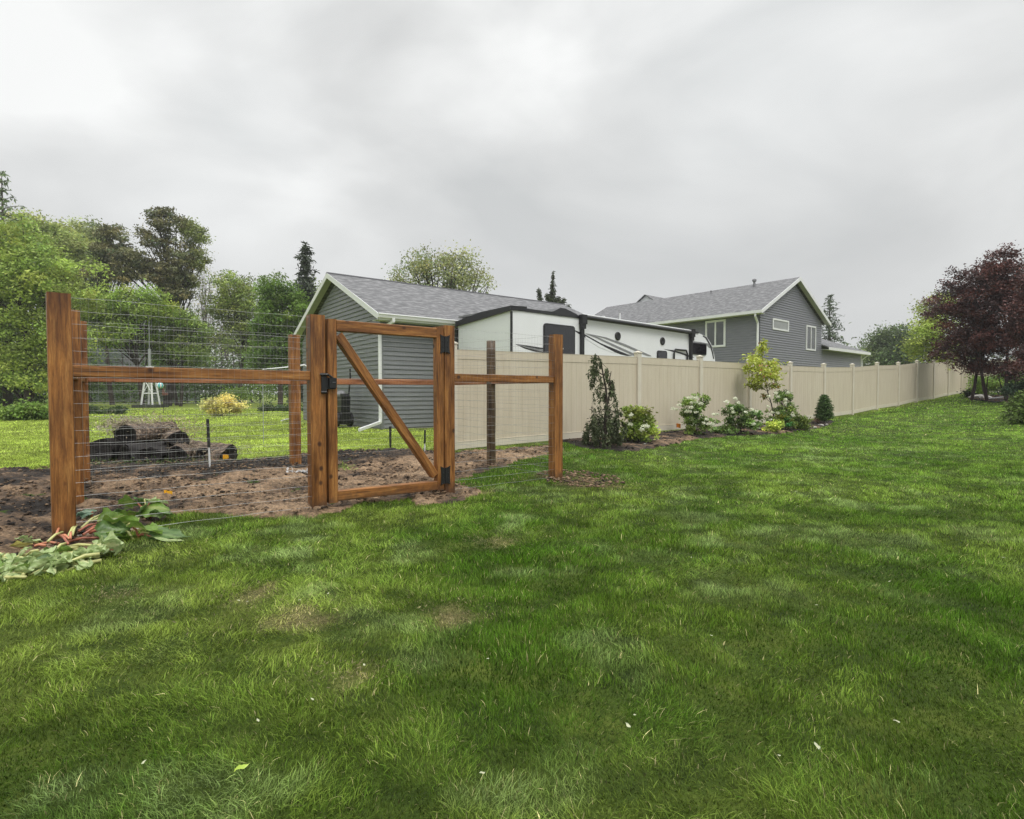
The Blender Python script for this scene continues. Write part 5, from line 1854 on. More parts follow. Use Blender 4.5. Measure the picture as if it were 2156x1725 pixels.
def flower_bush(label, px, v, lobes, nl, col, seed, flowers, nf=0):
    rng = np.random.default_rng(seed)
    p = G(px, v)
    root = broad_tree('flowering_shrub', label, px, p.y, lobes, 60, int(nl * .62), .066, .085, col, seed, cat='shrub', group='white flowered shrubs along the tan fence', trunk=.012, lm='leaf_wet', fork=.1, limbs=26, stems=3, var=.32)
    Y = p.y
    for (fx, fy) in flowers:
        w = W(fx, fy, Y - .26 - rng.random() * .1)
        n = 46
        d = rng.normal(0, 1, (n, 3)); d /= np.linalg.norm(d, axis=1)[:, None]
        P = d * .033 * rng.uniform(.5, 1.1, n)[:, None] * np.array([1.25, 1.25, .8])
        P += np.array([w.x - root.location.x, w.y - root.location.y, w.z - root.location.z])
        V, Fc, T = leaf_faces(P, .036, rng, np.array((.86, .88, .72))[None] * rng.uniform(.8, 1.1, (n, 1)), aspect=.9)
        np_mesh('blossom', V, Fc, M['petal'], root, T)
    return root


def zc(x, y):   # crop 2200..3000 x 1350..1850 shown at 2.695
    return ((2200 + x / 2.695) / 1.9, (1350 + y / 2.695) / 1.9)


def zd(x, y):   # crop 2900..3500 x 1300..1800 shown at 3.45
    return ((2900 + x / 3.45) / 1.9, (1300 + y / 3.45) / 1.9)


flower_bush('yellowish green shrub with few blooms right beside the weeping conifer', 1347, 932, [(1336, 872, 22, 16), (1352, 880, 24, 22), (1345, 908, 36, 22), (1325, 895, 20, 22)], 6200, (.16, .23, .045), 71,
            [zc(1048, 955), zc(870, 838), zc(872, 935), zc(1020, 960), zc(990, 995)])
flower_bush('white flowered shrub before the third fence post, leaning a little to the right', 1465, 916, [(1463, 848, 26, 14), (1450, 862, 22, 16), (1462, 888, 22, 26), (1480, 892, 16, 12), (1496, 888, 12, 9)], 5200, (.11, .18, .042), 72,
            [zc(1398, 730), zc(1365, 775), zc(1498, 655), zc(1535, 650), zc(1580, 700), zc(1530, 705), zc(1575, 808), zc(1500, 795), zc(1470, 800), zc(1525, 755), zc(1580, 655), zc(1630, 715), zc(1765, 830), zc(1795, 828), zc(1690, 885), zc(1662, 925), zc(1712, 932), zc(1755, 935), zc(1330, 770)])
flower_bush('white flowered shrub with a low spreading foot, left of the golden sapling', 1565, 915, [(1545, 862, 18, 14), (1555, 878, 24, 18), (1568, 898, 34, 16), (1588, 880, 14, 14), (1525, 905, 22, 8)], 6200, (.09, .155, .04), 73,
            [zd(20, 1065), zd(183, 1072), zd(110, 1205), zd(95, 1155), zd(140, 1020), zd(372, 1170), zd(440, 1195), zd(388, 1370), zd(290, 1205)])
flower_bush('taller white flowered shrub directly behind the golden sapling', 1648, 906, [(1650, 845, 18, 18), (1655, 868, 20, 22), (1645, 885, 24, 18), (1625, 876, 12, 16)], 5200, (.10, .165, .042), 74,
            [zd(708, 945), zd(735, 992), zd(835, 1030), zd(840, 1080), zd(862, 935), zd(600, 990), zd(592, 1125), zd(652, 1210), zd(608, 1235), zd(628, 1310), zd(730, 1215), zd(945, 1245)])


def sapling():
    rng = np.random.default_rng(80)
    p = G(1633, 902); p = W(1633, 828, 15.6); p.z = gz(p.x, p.y)
    root = thing('golden_sapling', 'slim golden leaved sapling standing above the flowering shrubs', 'tree', p[:])
    Y = p.y

    def q(px, v, dy=0):
        w = W(px, v, Y); return Vector((w.x - p.x, dy, w.z - p.z))
    st = [q(1633, 905), q(1630, 880), q(1624, 850), q(1616, 825), q(1612, 800), q(1606, 770), q(1604, 740), q(1605, 722)]
    mb = MB(); mb.tube(st, [.022, .019, .016, .014, .012, .01, .007, .004], 7)
    P = []; T = []
    L_ = [(1608, 735, 12, 8), (1598, 752, 18, 8), (1585, 762, 16, 7), (1622, 765, 18, 7), (1600, 778, 26, 10), (1578, 775, 10, 7), (1590, 798, 18, 9), (1610, 790, 22, 8), (1628, 778, 8, 6), (1600, 812, 16, 8), (1580, 810, 8, 5), (1632, 812, 9, 5), (1622, 812, 8, 4), (1606, 722, 5, 6), (1612, 835, 6, 5), (1634, 797, 6, 4)]
    for (px, v, rx, rv) in L_:
        c = q(px, v, rng.normal(0, rx * Y / F * .7))
        k = min(range(len(st)), key=lambda j: abs(st[j].z - c.z + .1))
        mb.tube(limb(st[k], c, .1, rng, 4), [.006, .005, .004, .003, .002], 4, False)
        for _ in range(int(rx * rv * 1.4) + 20):
            P.append((c.x + rng.normal(0, rx * Y / F * .48), c.y + rng.normal(0, rx * Y / F * .5), c.z + rng.normal(0, rv * Y / F * .5)))
            T.append(1.0 if v < 808 else .6)
    P = np.array(P); T = np.array(T)
    t = np.array((.55, .62, .10))[None] * T[:, None] * rng.uniform(.6, 1.25, (len(P), 1))
    red = rng.random(len(P)) < .05
    t[red] = (.45, .2, .08)
    V, Fc, TT = leaf_faces(P, .10, rng, t, droop=.3, aspect=.4)
    np_mesh('crown', V, Fc, M['leaf_wet'], root, TT)
    mb.build('trunk', M['bark'], root)


sapling()
GB = 'small shrubs in the fence bed'
broad_tree('dwarf_shrub', 'small lime green tuft at the foot of the golden sapling', 1628, G(1628, 912).y, [(1628, 896, 13, 9), (1620, 905, 10, 6)], 26, 1300, .06, .09, (.26, .34, .07), 81, cat='shrub', group=GB, trunk=.008, limbs=8)
broad_tree('dwarf_shrub', 'small rusty tipped green shrub right of the golden sapling stem', 1656, G(1656, 907).y, [(1654, 888, 15, 13), (1650, 876, 8, 6)], 30, 2600, .04, .09, (.11, .15, .035), 82, cat='shrub', group=GB, trunk=.008, limbs=8, hue=.35)
broad_tree('dwarf_shrub', 'round fuzzy green shrub second from the right end of the bed', 1685, G(1685, 905).y, [(1684, 888, 19, 15)], 40, 4200, .045, .10, (.085, .135, .032), 83, cat='shrub', group=GB, trunk=.008, limbs=8, lm='needle')
p = G(1735, 893)
conifer('dwarf_spruce', 'small dark cone shaped conifer at the right end of the fence bed', 1735, p.y, 832, 17, (0.055, 0.10, 0.028), 84, cat='shrub', trunk=.015, tiers=26, droop=-.5, leaf=.045, dens=3.2, shape=.42, ragged=.12, base=(p.x, p.y), bottom=.1, per=10)
broad_tree('dead_twig_shrub', 'bare brownish twiggy shrub touching the cone shaped conifer', 1722, G(1722, 892).y, [(1722, 882, 8, 7)], 14, 500, .03, .07, (.16, .11, .08), 85, cat='shrub', group=GB, trunk=.006, limbs=12)
# bed stones
for i, (px, v, s) in enumerate([(1728, 898, .075), (1716, 902, .05), (1740, 896, .05), (1700, 905, .04), (1358, 938, .03), (1640, 912, .035), (1596, 905, .06), (1610, 900, .05)]):
    q = G(px, v); rng_ = np.random.default_rng(430 + i)
    mb = MB(); mb.lathe([(s * .6, -.02), (s, .01), (s * .85, s * .55), (s * .35, s * .75)], 8, Matrix.Translation(q + Vector((0, 0, .02))) @ Matrix.Diagonal((1.3, .9, .8, 1)))
    mb.v = [(x + rng_.normal(0, s * .1), y + rng_.normal(0, s * .1), z + rng_.normal(0, s * .07)) for x, y, z in mb.v]
    tag(mb.build('bed_stone', M['stone']), 'small pale stone lying on the dark mulch below the tan fence', 'stone', 'stones in the fence bed')

# lawn shrubs on the left
GQ = 'little dark shrubs on the far lawn'
for i, (px, v, w, h, lb) in enumerate([(195, 872, 17, 8, 'dark low shrub just right of the first post, on the far lawn'), (243, 872, 16, 7, 'dark low shrub second from the first post, on the far lawn'),
                                       (560, 866, 7, 5, 'leftmost of the four tiny dark shrubs by the back post'), (588, 866, 6, 5, 'second of the four tiny dark shrubs by the back post'),
                                       (607, 866, 5, 4, 'third of the four tiny dark shrubs by the back post'), (627, 866, 5, 4, 'rightmost of the four tiny dark shrubs by the back post')]):
    p = G(px, v)
    broad_tree('lawn_shrub', lb, px, p.y, [(px, v - h * .7, w, h)], 18, 1400, .12, .22, (.045, .075, .03), 90 + i, cat='shrub', group=GQ, trunk=.02, limbs=5)
p = G(467, 876)
broad_tree('golden_shrub', 'rounded straw yellow shrub with a dark hollow under it on the far lawn', 467, p.y, [(467, 853, 34, 12), (450, 860, 18, 12), (485, 860, 18, 12)], 46, 6500, .10, .25, (.36, .36, .14), 97, cat='shrub', trunk=.03, limbs=16, depth=.8)
p = G(45, 884)
broad_tree('bank_shrub', 'low bright green shrubs hugging the bank left of the first post', 60, p.y, [(20, 874, 44, 8), (70, 868, 30, 12)], 46, 4600, .13, .3, (.10, .17, .035), 98, cat='shrub', trunk=.02, limbs=8)


# ------------------------------------------------------------------ log pile
def log_mats():
    m, nt, b, L = mat('rotten_bark')
    co = objco(nt)
    n = noise(nt, mapping(nt, co, (3, 14, 14)), 2.0, 6, 0.65)
    c = ramp(nt, n, [(0.34, (0.025, 0.018, 0.013)), (0.5, (0.10, 0.07, 0.05)), (0.62, (0.27, 0.20, 0.14)), (0.76, (0.52, 0.43, 0.33))])
    L(c, b.inputs['Base Color']); b.inputs['Roughness'].default_value = .8
    bump(nt, b, n, .9, .03)
    M['log_bark'] = m
    m, nt, b, L = mat('black_log_wood')  # near-black colour for the log ends and the darkest logs
    n = noise(nt, objco(nt), 14, 5, 0.6)
    L(ramp(nt, n, [(0.3, (0.004, 0.003, 0.003)), (0.75, (0.018, 0.013, 0.011))]), b.inputs['Base Color']); b.inputs['Roughness'].default_value = .7
    bump(nt, b, n, .6, .02)
    M['log_end'] = m


log_mats()


def log(label, c, direction, length, r, seed, hollow=True, bark='log_bark'):
    """c = centre of the visible end"""
    rng = np.random.default_rng(seed)
    nr, ns = 26, 12
    d = Vector((direction[0], direction[1], direction[2] if len(direction) > 2 else 0)).normalized()
    y = Vector((-d.y, d.x, 0)).normalized(); z = d.cross(y)
    root = thing('log', label, 'log', (c.x, c.y, gz(c.x, c.y)), 0, 'old dark logs heaped at the edge of the garden bed')
    a = np.linspace(0, 2 * PI, nr, endpoint=False)
    prof = 1 + 0.13 * np.sin(a * 2 + rng.uniform(0, 6)) + 0.09 * np.sin(a * 3 + rng.uniform(0, 6)) + rng.normal(0, .02, nr)
    off = Vector((0, 0, c.z - root.location.z))
    vs = []
    for i in range(ns + 1):
        t = i / ns
        for k in range(nr):
            q = r * prof[k] * (1 + .05 * math.sin(t * 7 + k) + rng.normal(0, .05))
            vs.append(off + d * (length * t) + y * (math.cos(a[k]) * q) + z * (math.sin(a[k]) * q))
    fs = [(i * nr + k, (i + 1) * nr + k, (i + 1) * nr + (k + 1) % nr, i * nr + (k + 1) % nr) for i in range(ns) for k in range(nr)]
    mb = MB(); mb.add(vs, fs + [tuple(ns * nr + k for k in range(nr))[::-1]])
    mb.build('bark', M[bark], root, True)
    # dark sunken end
    vs = []
    rings = [(1.0, 0.0), (.9, -.006), (.82, .01), (.6, .05 if hollow else .012), (.3, .11 if hollow else .01), (.02, .12 if hollow else .01)]
    for (f, dp) in rings:
        for k in range(nr):
            vs.append(off + d * (dp * r * 3 + rng.normal(0, .003)) + y * (math.cos(a[k]) * r * prof[k] * f) + z * (math.sin(a[k]) * r * prof[k] * f))
    fs = [(i * nr + k, i * nr + (k + 1) % nr, (i + 1) * nr + (k + 1) % nr, (i + 1) * nr + k) for i in range(len(rings) - 1) for k in range(nr)]
    mb = MB(); mb.add(vs, fs)
    mb.build('cut_end', M['log_end'], root, True)
    return root


def ze(x, y):   # crop 300..1000 x 1600..1950 shown at 3.08
    return ((300 + x / 3.08) / 1.9, (1600 + y / 3.08) / 1.9)


for (cx, cy, r, Y, dr, ln, lb, sd_, hol, bk) in [
    (610, 480, .215, 8.15, (.30, 1, .03), .75, 'biggest log, domed and pale topped, upper left of the heap', 1, True, 'log_bark'),
    (290, 630, .185, 7.95, (-.12, 1.0, 0), .6, 'upright looking black log at the left end of the heap', 2, False, 'log_end'),
    (1290, 490, .135, 8.35, (-.80, .75, .02), .72, 'black ended log lying across the middle of the heap, straw coloured behind', 3, True, 'log_bark'),
    (620, 720, .165, 7.85, (.35, 1, .0), .6, 'low black log under the biggest one at the foot of the heap', 4, True, 'log_end'),
    (900, 705, .15, 7.9, (-.2, 1, 0), .6, 'low black log in the middle of the heap beside a pale patch', 8, True, 'log_end'),
    (1260, 700, .14, 8.0, (-.35, 1, 0), .6, 'long low dark log in the middle of the heap with a pale patch', 5, True, 'log_bark'),
    (1900, 690, .15, 8.3, (-1, .45, 0.03), 1.0, 'rightmost log, stretched flat behind the white stake', 6, True, 'log_bark'),
    (1580, 690, .12, 8.25, (-.5, 1, 0), .6, 'short crumbling log in the gap behind the white stake', 7, True, 'log_bark')]:
    px, v = ze(cx, cy)
    c = W(px, v, Y)
    log(lb, c, dr, ln, r, sd_, hol, bk)


def straw(name, centre, rad, n, seed, col, hgt=.06, leafs=.07, cat=None, label=None):
    rng = np.random.default_rng(seed)
    P = rng.normal(0, 1, (n, 3)) * np.array([rad, rad * .6, hgt]) * .5
    P += np.array(centre)
    P[:, 2] = np.maximum(P[:, 2], ground(P[:, 0], P[:, 1]) + .01)
    t = np.array(col)[None] * rng.uniform(.35, 1.3, (n, 1))
    V, Fc, T = leaf_faces(P, leafs, rng, t, aspect=.18, up=1.5)
    o = np_mesh(name, V, Fc, M['leaf'], None, T)
    o['kind'] = 'stuff'
    return o


q = W(*ze(1050, 420), 8.75); straw('dry_grass', (q.x, q.y, q.z), .6, 2600, 101, (.50, .41, .27), .26)
q = W(*ze(640, 330), 8.4); straw('dry_grass', (q.x, q.y, q.z + .02), .40, 1300, 102, (.50, .43, .32), .12)
q = W(*ze(1500, 600), 8.5); straw('dry_grass', (q.x, q.y, q.z), .7, 900, 103, (.36, .30, .22), .10)
q = G(*ze(1100, 790)); straw('weeds', (q.x, q.y, q.z + .03), .9, 500, 104, (.12, .2, .05), .05, .05)
q = G(*ze(500, 800)); straw('weeds', (q.x, q.y, q.z + .03), .9, 500, 105, (.12, .2, .05), .05, .05)
q = G(722, 995); straw('weeds', (q.x, q.y, q.z + .04), .18, 110, 106, (.32, .42, .10), .10, .07)


# ------------------------------------------------------------------ stakes and flags
def stake(label, px, vt, vb, w, split, m0='iron', m1='white', tilt=0.0, Y=None):
    b = G(px, vb)
    if Y:
        b = W(px, vb, Y)
    t = W(px, vt, b.y)
    H = t.z - b.z
    root = thing('stake', label, 'stake', b[:], 0, 'stakes standing in the garden')
    hs = H * split
    mb = MB(); mb.lathe([(w * .25, -.05), (w, .07), (w, hs)], 4, Matrix.Rotation(tilt, 4, 'Y')); mb.build('shaft', M[m1], root)
    mb = MB(); mb.lathe([(w * 1.35, hs), (w * 1.35, H - .01), (w * .9, H)], 10, Matrix.Rotation(tilt, 4, 'Y')); mb.build('sleeve', M[m0], root)
    return root


stake('black topped stake with a bare white foot in front of the logs', 442, 882, 987, .014, .43, tilt=-.03)
stake('black topped white stake right beside the gate hinge side', 894, 905, 955, .012, .42, tilt=.02)


def dark_stake():
    b = G(668.5, 943); t = W(667.5, 905, b.y)
    root = thing('stake', 'short black stake under the gate brace, seen against the grass', 'stake', b[:], 0, 'stakes standing in the garden')
    mb = MB(); mb.lathe([(.012, -.05), (.022, .06), (.026, t.z - b.z)], 6); mb.build('shaft', M['iron'], root)


def _fix():
    px = (1150 + 1268 / 3.08) / 1.9
    b = G(px, (1450 + 1060 / 3.08) / 1.9); t = W(px, (1450 + 790 / 3.08) / 1.9, b.y)
    root = thing('stake', 'short black stake under the gate brace, seen against the grass', 'stake', b[:], 0, 'stakes standing in the garden')
    mb = MB(); mb.lathe([(.010, -.03), (.020, .07), (.024, t.z - b.z)], 6); mb.build('shaft', M['iron'], root)


_fix()


def flag(label, px, v, size, mk, Y=None, rz=0.0, above=.10):
    c = G(px, v + 10) if Y is None else W(px, v + 6, Y)
    if Y is not None: c.z = gz(c.x, c.y)
    top = W(px, v, c.y)
    h = top.z - c.z
    root = thing('marker_flag', label, 'marker flag', c[:], rz, 'small marker flags stuck in the ground')
    mb = MB(); mb.tube([(0, 0, -.05), (0, 0, h + size * .5)], .0016, 5); mb.build('wire_stem', M['bolt'], root)
    mb = MB()
    n = 6
    vs = []
    for i in range(n + 1):
        x = size * 1.1 * i / n
        y = .012 * math.sin(i * 1.4)
        dz = -.25 * size * (i / n) ** 2
        vs += [(x, y, h - size * .5 + dz), (x, y, h + size * .5 + dz * .6)]
    mb.add(vs, [(2 * i, 2 * i + 2, 2 * i + 3, 2 * i + 1) for i in range(n)])
    o = mb.build('flag', M[mk], root)
    md = o.modifiers.new('thick', 'SOLIDIFY'); md.thickness = .001
    return root


flag('yellow marker flag low in the soil just above the rhubarb', 345, 1040, .075, 'yellow')
flag('yellow marker flag in front of the rightmost log', 469, 962, .07, 'yellow', rz=.3)
flag('orange yellow marker flag at the foot of the tan fence', 1424, 896, .10, 'orange', Y=13.6)


# ------------------------------------------------------------------ lawn ornaments on the far left
def windmill():
    b = G(317, 858)
    s = b.y / F
    root = thing('lawn_windmill', 'white lattice lawn tower with a thin mast on a dark low plinth', 'garden ornament', b[:])
    px = lambda v: (W(317, v, b.y).z - b.z)
    mb = MB(); mb.bbox(-24 * s, 24 * s, -.8, .8, -.05, 6 * s, .03); mb.build('plinth', M['plinth'], root)
    h0, h1 = px(853), px(772)
    w0, w1 = 12.0 * s, 4.0 * s
    mb_f = []
    for sx in (-1, 1):
        for sy in (-1, 1):
            mb = MB(); mb.tube([(sx * w0, sy * w0, h0 - .02), (sx * w1, sy * w1, h1)], .075, 4); mb.build('leg', M['white'], root)
    for f in (.30, .66, .98):
        mb = MB()
        w = w0 + (w1 - w0) * f; z = h0 + (h1 - h0) * f
        mb.tube([(-w, -w, z), (w, -w, z), (w, w, z), (-w, w, z), (-w, -w, z)], .045, 4)
        mb.build('ring', M['white'], root)
    mb = MB()
    for (f0, f1) in ((.30, .66),):
        wa = w0 + (w1 - w0) * f0; wb = w0 + (w1 - w0) * f1; za = h0 + (h1 - h0) * f0; zb = h0 + (h1 - h0) * f1
        mb.tube([(-wa, -wa, za), (wb, -wb, zb)], .035, 4); mb.tube([(wa, -wa, za), (-wb, -wb, zb)], .035, 4)
    mb.build('cross_brace', M['white'], root)
    mb = MB(); mb.tube([(0, 0, h1 - .1), (0, 0, px(735))], .10, 8); mb.tube([(0, 0, px(736)), (0, 0, px(668))], .035, 6); mb.build('mast', M['galv'], root)


M['plinth'] = simple('plinth_mulch', (0.06, 0.065, 0.05), 0.9, 0.3, 6)
M['galv'] = simple('galvanised_tube', (0.42, 0.44, 0.45), 0.4, 0.1, 6, metal=.5)
windmill()


def whirligig():
    b = G(344, 870)
    root = thing('whirligig', 'teal and white striped whirligig with a brown tail on a thin pole', 'garden ornament', b[:])
    s = b.y / F
    z = lambda v: W(344, v, b.y).z - b.z
    mb = MB(); mb.tube([(0, 0, -.1), (0, 0, z(825))], .018, 6); mb.build('pole', M['iron'], root)
    mb = MB()
    n = 12
    r = 6.5 * s
    c = Vector((-6 * s, 0, z(812)))
    vs = [];
    mb2 = MB()
    for k in range(n):
        t0 = 2 * PI * k / n; t1 = 2 * PI * (k + 1) / n
        tgt = mb if k % 2 else mb2
        prof = [(0, r), (.5, r * .87), (.87, r * .5), (1, 0), (.87, -r * .5), (.5, -r * .87), (0, -r)]
        for i in range(6):
            (f0, z0), (f1, z1) = prof[i], prof[i + 1]
            p = [c + Vector((r * f * math.cos(t), r * f * math.sin(t), zz)) for f, zz, t in ((f0, z0, t0), (f0, z0, t1), (f1, z1, t1), (f1, z1, t0))]
            tgt.add(p, [(0, 1, 2, 3)])
    mb.build('teal_gore', M['teal'], root); mb2.build('white_gore', M['white'], root)
    mb = MB(); mb.prism([(-1 * s, z(822)), (1.5 * s, z(818)), (3 * s, z(827)), (10 * s, z(828)), (10 * s, z(832)), (-1 * s, z(833))][::-1], -.04, .04); mb.build('tail', M['brown'], root)


whirligig()

# small white feeder on a dark pole
b = G(347, 850); b = W(347, 835, 44); b.z = gz(b.x, b.y)
root = thing('bird_feeder', 'small white hanging bird feeder above the rail, between the two mesh wires', 'bird feeder', b[:])
zt = W(347, 745, 44).z - b.z
mb = MB(); mb.tube([(-.3, 0, -.1), (-.3, 0, zt + .3), (-.2, 0, zt + .4), (0, 0, zt + .35)], .02, 5); mb.build('pole', M['iron'], root)
mb = MB(); mb.lathe([(.05, zt - .25), (.09, zt - .2), (.08, zt + .05), (.02, zt + .2)], 8); mb.build('feeder', M['white'], root)


# ------------------------------------------------------------------ cart leaning on the garage wall
def cart():
    px = 752
    t = along(GO, Vector((-0.608, .794)), px)
    N_ = Vector((-0.608, .794))
    base = Vector((GO.x + N_.x * t - GD.x * .45, GO.y + N_.y * t - GD.y * .45))
    b = Vector((base.x, base.y, gz(base.x, base.y)))
    root = thing('hand_cart', 'black two wheeled hand cart tipped up against the garage wall', 'cart', b[:], math.atan2(N_.y, N_.x) + PI)
    root.scale = (1.12, 1.12, 1.12)
    # local x runs along the wall towards the near corner, local -y towards the wall
    tub = MB()
    prof = [(-.30, .10), (.30, .10), (.36, .82), (-.36, .82)]
    tub.prism(prof, -.16, .08); tub.prism([(-.36, .82), (.36, .82), (.33, .90), (-.33, .90)], -.12, .06)
    tub.build('tub', M['black_plastic'], root)
    for sx in (-1, 1):
        mb = MB(); mb.lathe([(.05, -.04), (.19, -.045), (.21, -.02), (.21, .02), (.19, .045), (.05, .04)], 20, Matrix.Translation((sx * .02 + .1, .14 if sx > 0 else -.2, .21)) @ Matrix.Rotation(PI / 2, 4, 'X'))
        mb.build('wheel', M['iron'], root)
    mb = MB(); mb.tube([(.05, .03, .35), (.18, .1, .85), (.30, .1, 1.35), (.28, .1, 1.55)], .022, 6); mb.build('handle', M['iron'], root)
    mb = MB(); mb.tube([(.05, .10, .50), (.03, .12, .62), (.05, .10, .74)], .022, 6); mb.build('tag', M['white'], root)
    mb = MB(); mb.lathe([(.22, .82), (.24, .88), (.16, .95), (.03, .98)], 14, Matrix.Translation((0, -.04, 0)) @ Matrix.Diagonal((1, .5, 1, 1))); mb.build('lid', M['grey_plastic'], root)


cart()

# bent white pipe by the back post
a = W(553, 778, 11.0); b_ = W(600, 774, 11.4); c_ = W(641, 769, 11.6); d_ = W(647, 772, 11.62); e_ = W(647, 779, 11.65)
g_ = gz(e_.x, e_.y)
root = thing('white_pipe', 'bent white pipe crossing behind the back post toward the garage', 'pipe', (a.x, a.y, g_))
mb = MB(); o_ = root.location
mb.tube([p - o_ for p in (a, b_, c_, d_, e_)] + [Vector((e_.x, e_.y, g_ - .1)) - o_], [.010, .013, .016, .016, .016, .016], 7); mb.build('pipe', M['white'], root)
mb = MB(); mb.tube([a - o_, Vector((a.x, a.y, g_ - .1)) - o_], .007, 5); mb.build('support', M['galv'], root)
# white hose end on the grass by the back post
a = G(592, 888); b_ = G(615, 884)
tag(MB().tube([a + Vector((0, 0, .03)), (a + b_) / 2 + Vector((0, 0, .05)), b_ + Vector((0, 0, .03))], .022, 6).build('drain_pipe', M['white']), 'short white drain pipe lying in the grass left of the back post', 'pipe')
# pale scraps on the soil by the latch post
for i, (px, v, s) in enumerate([(612, 1000, .09), (636, 1001, .07), (652, 999, .06)]):
    q = G(px, v); rng_ = np.random.default_rng(500 + i)
    P = np.array(q[:])[None] + rng_.normal(0, 1, (14, 3)) * np.array([s * .5, s * .25, .01]) + np.array([0, 0, .05])
    V, Fc, T = leaf_faces(P, .06, rng_, np.full((14, 3), .72), aspect=.8, up=4)
    tag(np_mesh('paper_scrap', V, Fc, M['petal'], None, T), 'white paper scrap on the soil left of the latch post', 'scrap', 'paper scraps on the soil')


# ------------------------------------------------------------------ rhubarb
def big_leaf(rng, length, width, curl, wave, cols, res=13):
    """crinkled heart-shaped blade lying along +x from its stalk; returns verts, faces, tints"""
    vs = []; ts = []
    fs = []
    ph = rng.uniform(0, 6, 4)
    for i in range(res + 1):
        u = i / res
        wv = (math.sin(PI * min(1, u * 1.02 + .02)) ** .6) * (1.15 - .55 * u)
        for j in range(res + 1):
            s = j / res * 2 - 1
            x = length * (u - .12 * abs(s) ** 2 * (1 - u))
            edge = abs(s) ** 2
            y = s * wv * width * .5 * (1 + (.13 * math.sin(u * 17 + ph[0]) + .07 * math.sin(u * 41 + ph[1])) * edge)
            z = wave * (math.sin(u * 9 + ph[1] + s * 3) * .6 * edge + math.sin(s * 7 + ph[2] + u * 4) * .35 * (1 - edge) * .6 + .22 * math.sin(s * 19 + ph[3]) * math.sin(u * 21 + ph[2])) + curl * (-(u ** 2) * length * .5) + abs(s) * width * .12 * math.sin(ph[3])
            vs.append((x, y, z))
            k = cols[0] if rng.random() < .5 else cols[1]
            v = .85 + .3 * rng.random()
            if abs(s) < .1 or ((u * 4.5 - abs(s) * 2.2) % 1.0) < .14: k = cols[2]
            ts.append([c * v for c in k])
    n = res + 1
    for i in range(res):
        for j in range(res):
            fs.append((i * n + j, (i + 1) * n + j, (i + 1) * n + j + 1, i * n + j + 1))
    return vs, fs, ts


GREEN_C = [(.16, .27, .045), (.20, .33, .06), (.34, .42, .12)]
PALE_C = [(.33, .44, .17), (.47, .57, .27), (.62, .66, .34)]
DEEP_C = [(.09, .17, .045), (.12, .21, .055), (.2, .3, .1)]


def rhubarb_leaf(i, tip, foot, length, width, cols, stalk, seed, lift=.03, curl=.1, roll=0.0, parent=None, group=None, label=None):
    """stalk runs from foot to the leaf's base; blade beyond it"""
    rng = np.random.default_rng(seed)
    foot = Vector(foot); tip = Vector(tip)
    d = tip - foot
    if parent is None:
        root = thing('cut_rhubarb_leaf', label, 'rhubarb leaf', (foot.x, foot.y, gz(foot.x, foot.y)), 0, group)
    else:
        root = parent
    o = root.location
    vs, fs, ts = big_leaf(rng, length, width, curl, width * .26, cols)
    x = d.normalized(); up = Vector((0, 0, 1)); y = up.cross(x).normalized(); z = x.cross(y)
    Rm = Matrix((x, y, z)).transposed() @ Matrix.Rotation(roll, 3, 'X')
    lowest = min((Rm @ Vector(v)).z for v in vs)
    V = [(Rm @ Vector(v)) + tip - o for v in vs]
    dz = max(0.0, max(gz(v.x + o.x, v.y + o.y) - o.z + .012 - v.z for v in V)) * .8
    V = [Vector((v.x, v.y, v.z + dz)) for v in V]
    me = np_mesh('blade' if parent is None else 'leaf', np.array([v[:] for v in V]), np.array(fs), M['leaf_wet'], root, np.array(ts), True)
    mb = MB()
    r = .008 + .004 * rng.random()
    pts = [foot - o, (foot + tip) / 2 - o + Vector((0, 0, lift)), tip - o, tip - o + (Rm @ Vector((length * .5, 0, .004 - .25 * length * .5 * curl)))]
    mb.tube(pts, [r * 1.15, r, r * .8, r * .3], 6)
    mb.build('stalk', M[stalk], root if parent is None else me, True)
    return root


M['stalk_red'] = simple('stalk_red', (0.36, 0.12, 0.07), 0.45, 0.3, 12)
M['stalk_pale'] = simple('stalk_pale', (0.50, 0.50, 0.20), 0.45, 0.15, 12)
M['stalk_pink'] = simple('stalk_pink', (0.55, 0.22, 0.12), 0.45, 0.25, 12)


def zf(x, y):   # crop 0..800 x 1950..2450 shown at 2.695
    return ((x / 2.695) / 1.9, (1950 + y / 2.695) / 1.9)


def GZ(x, y, h=0.0):
    p = G(*zf(x, y)); p.z += h
    return p


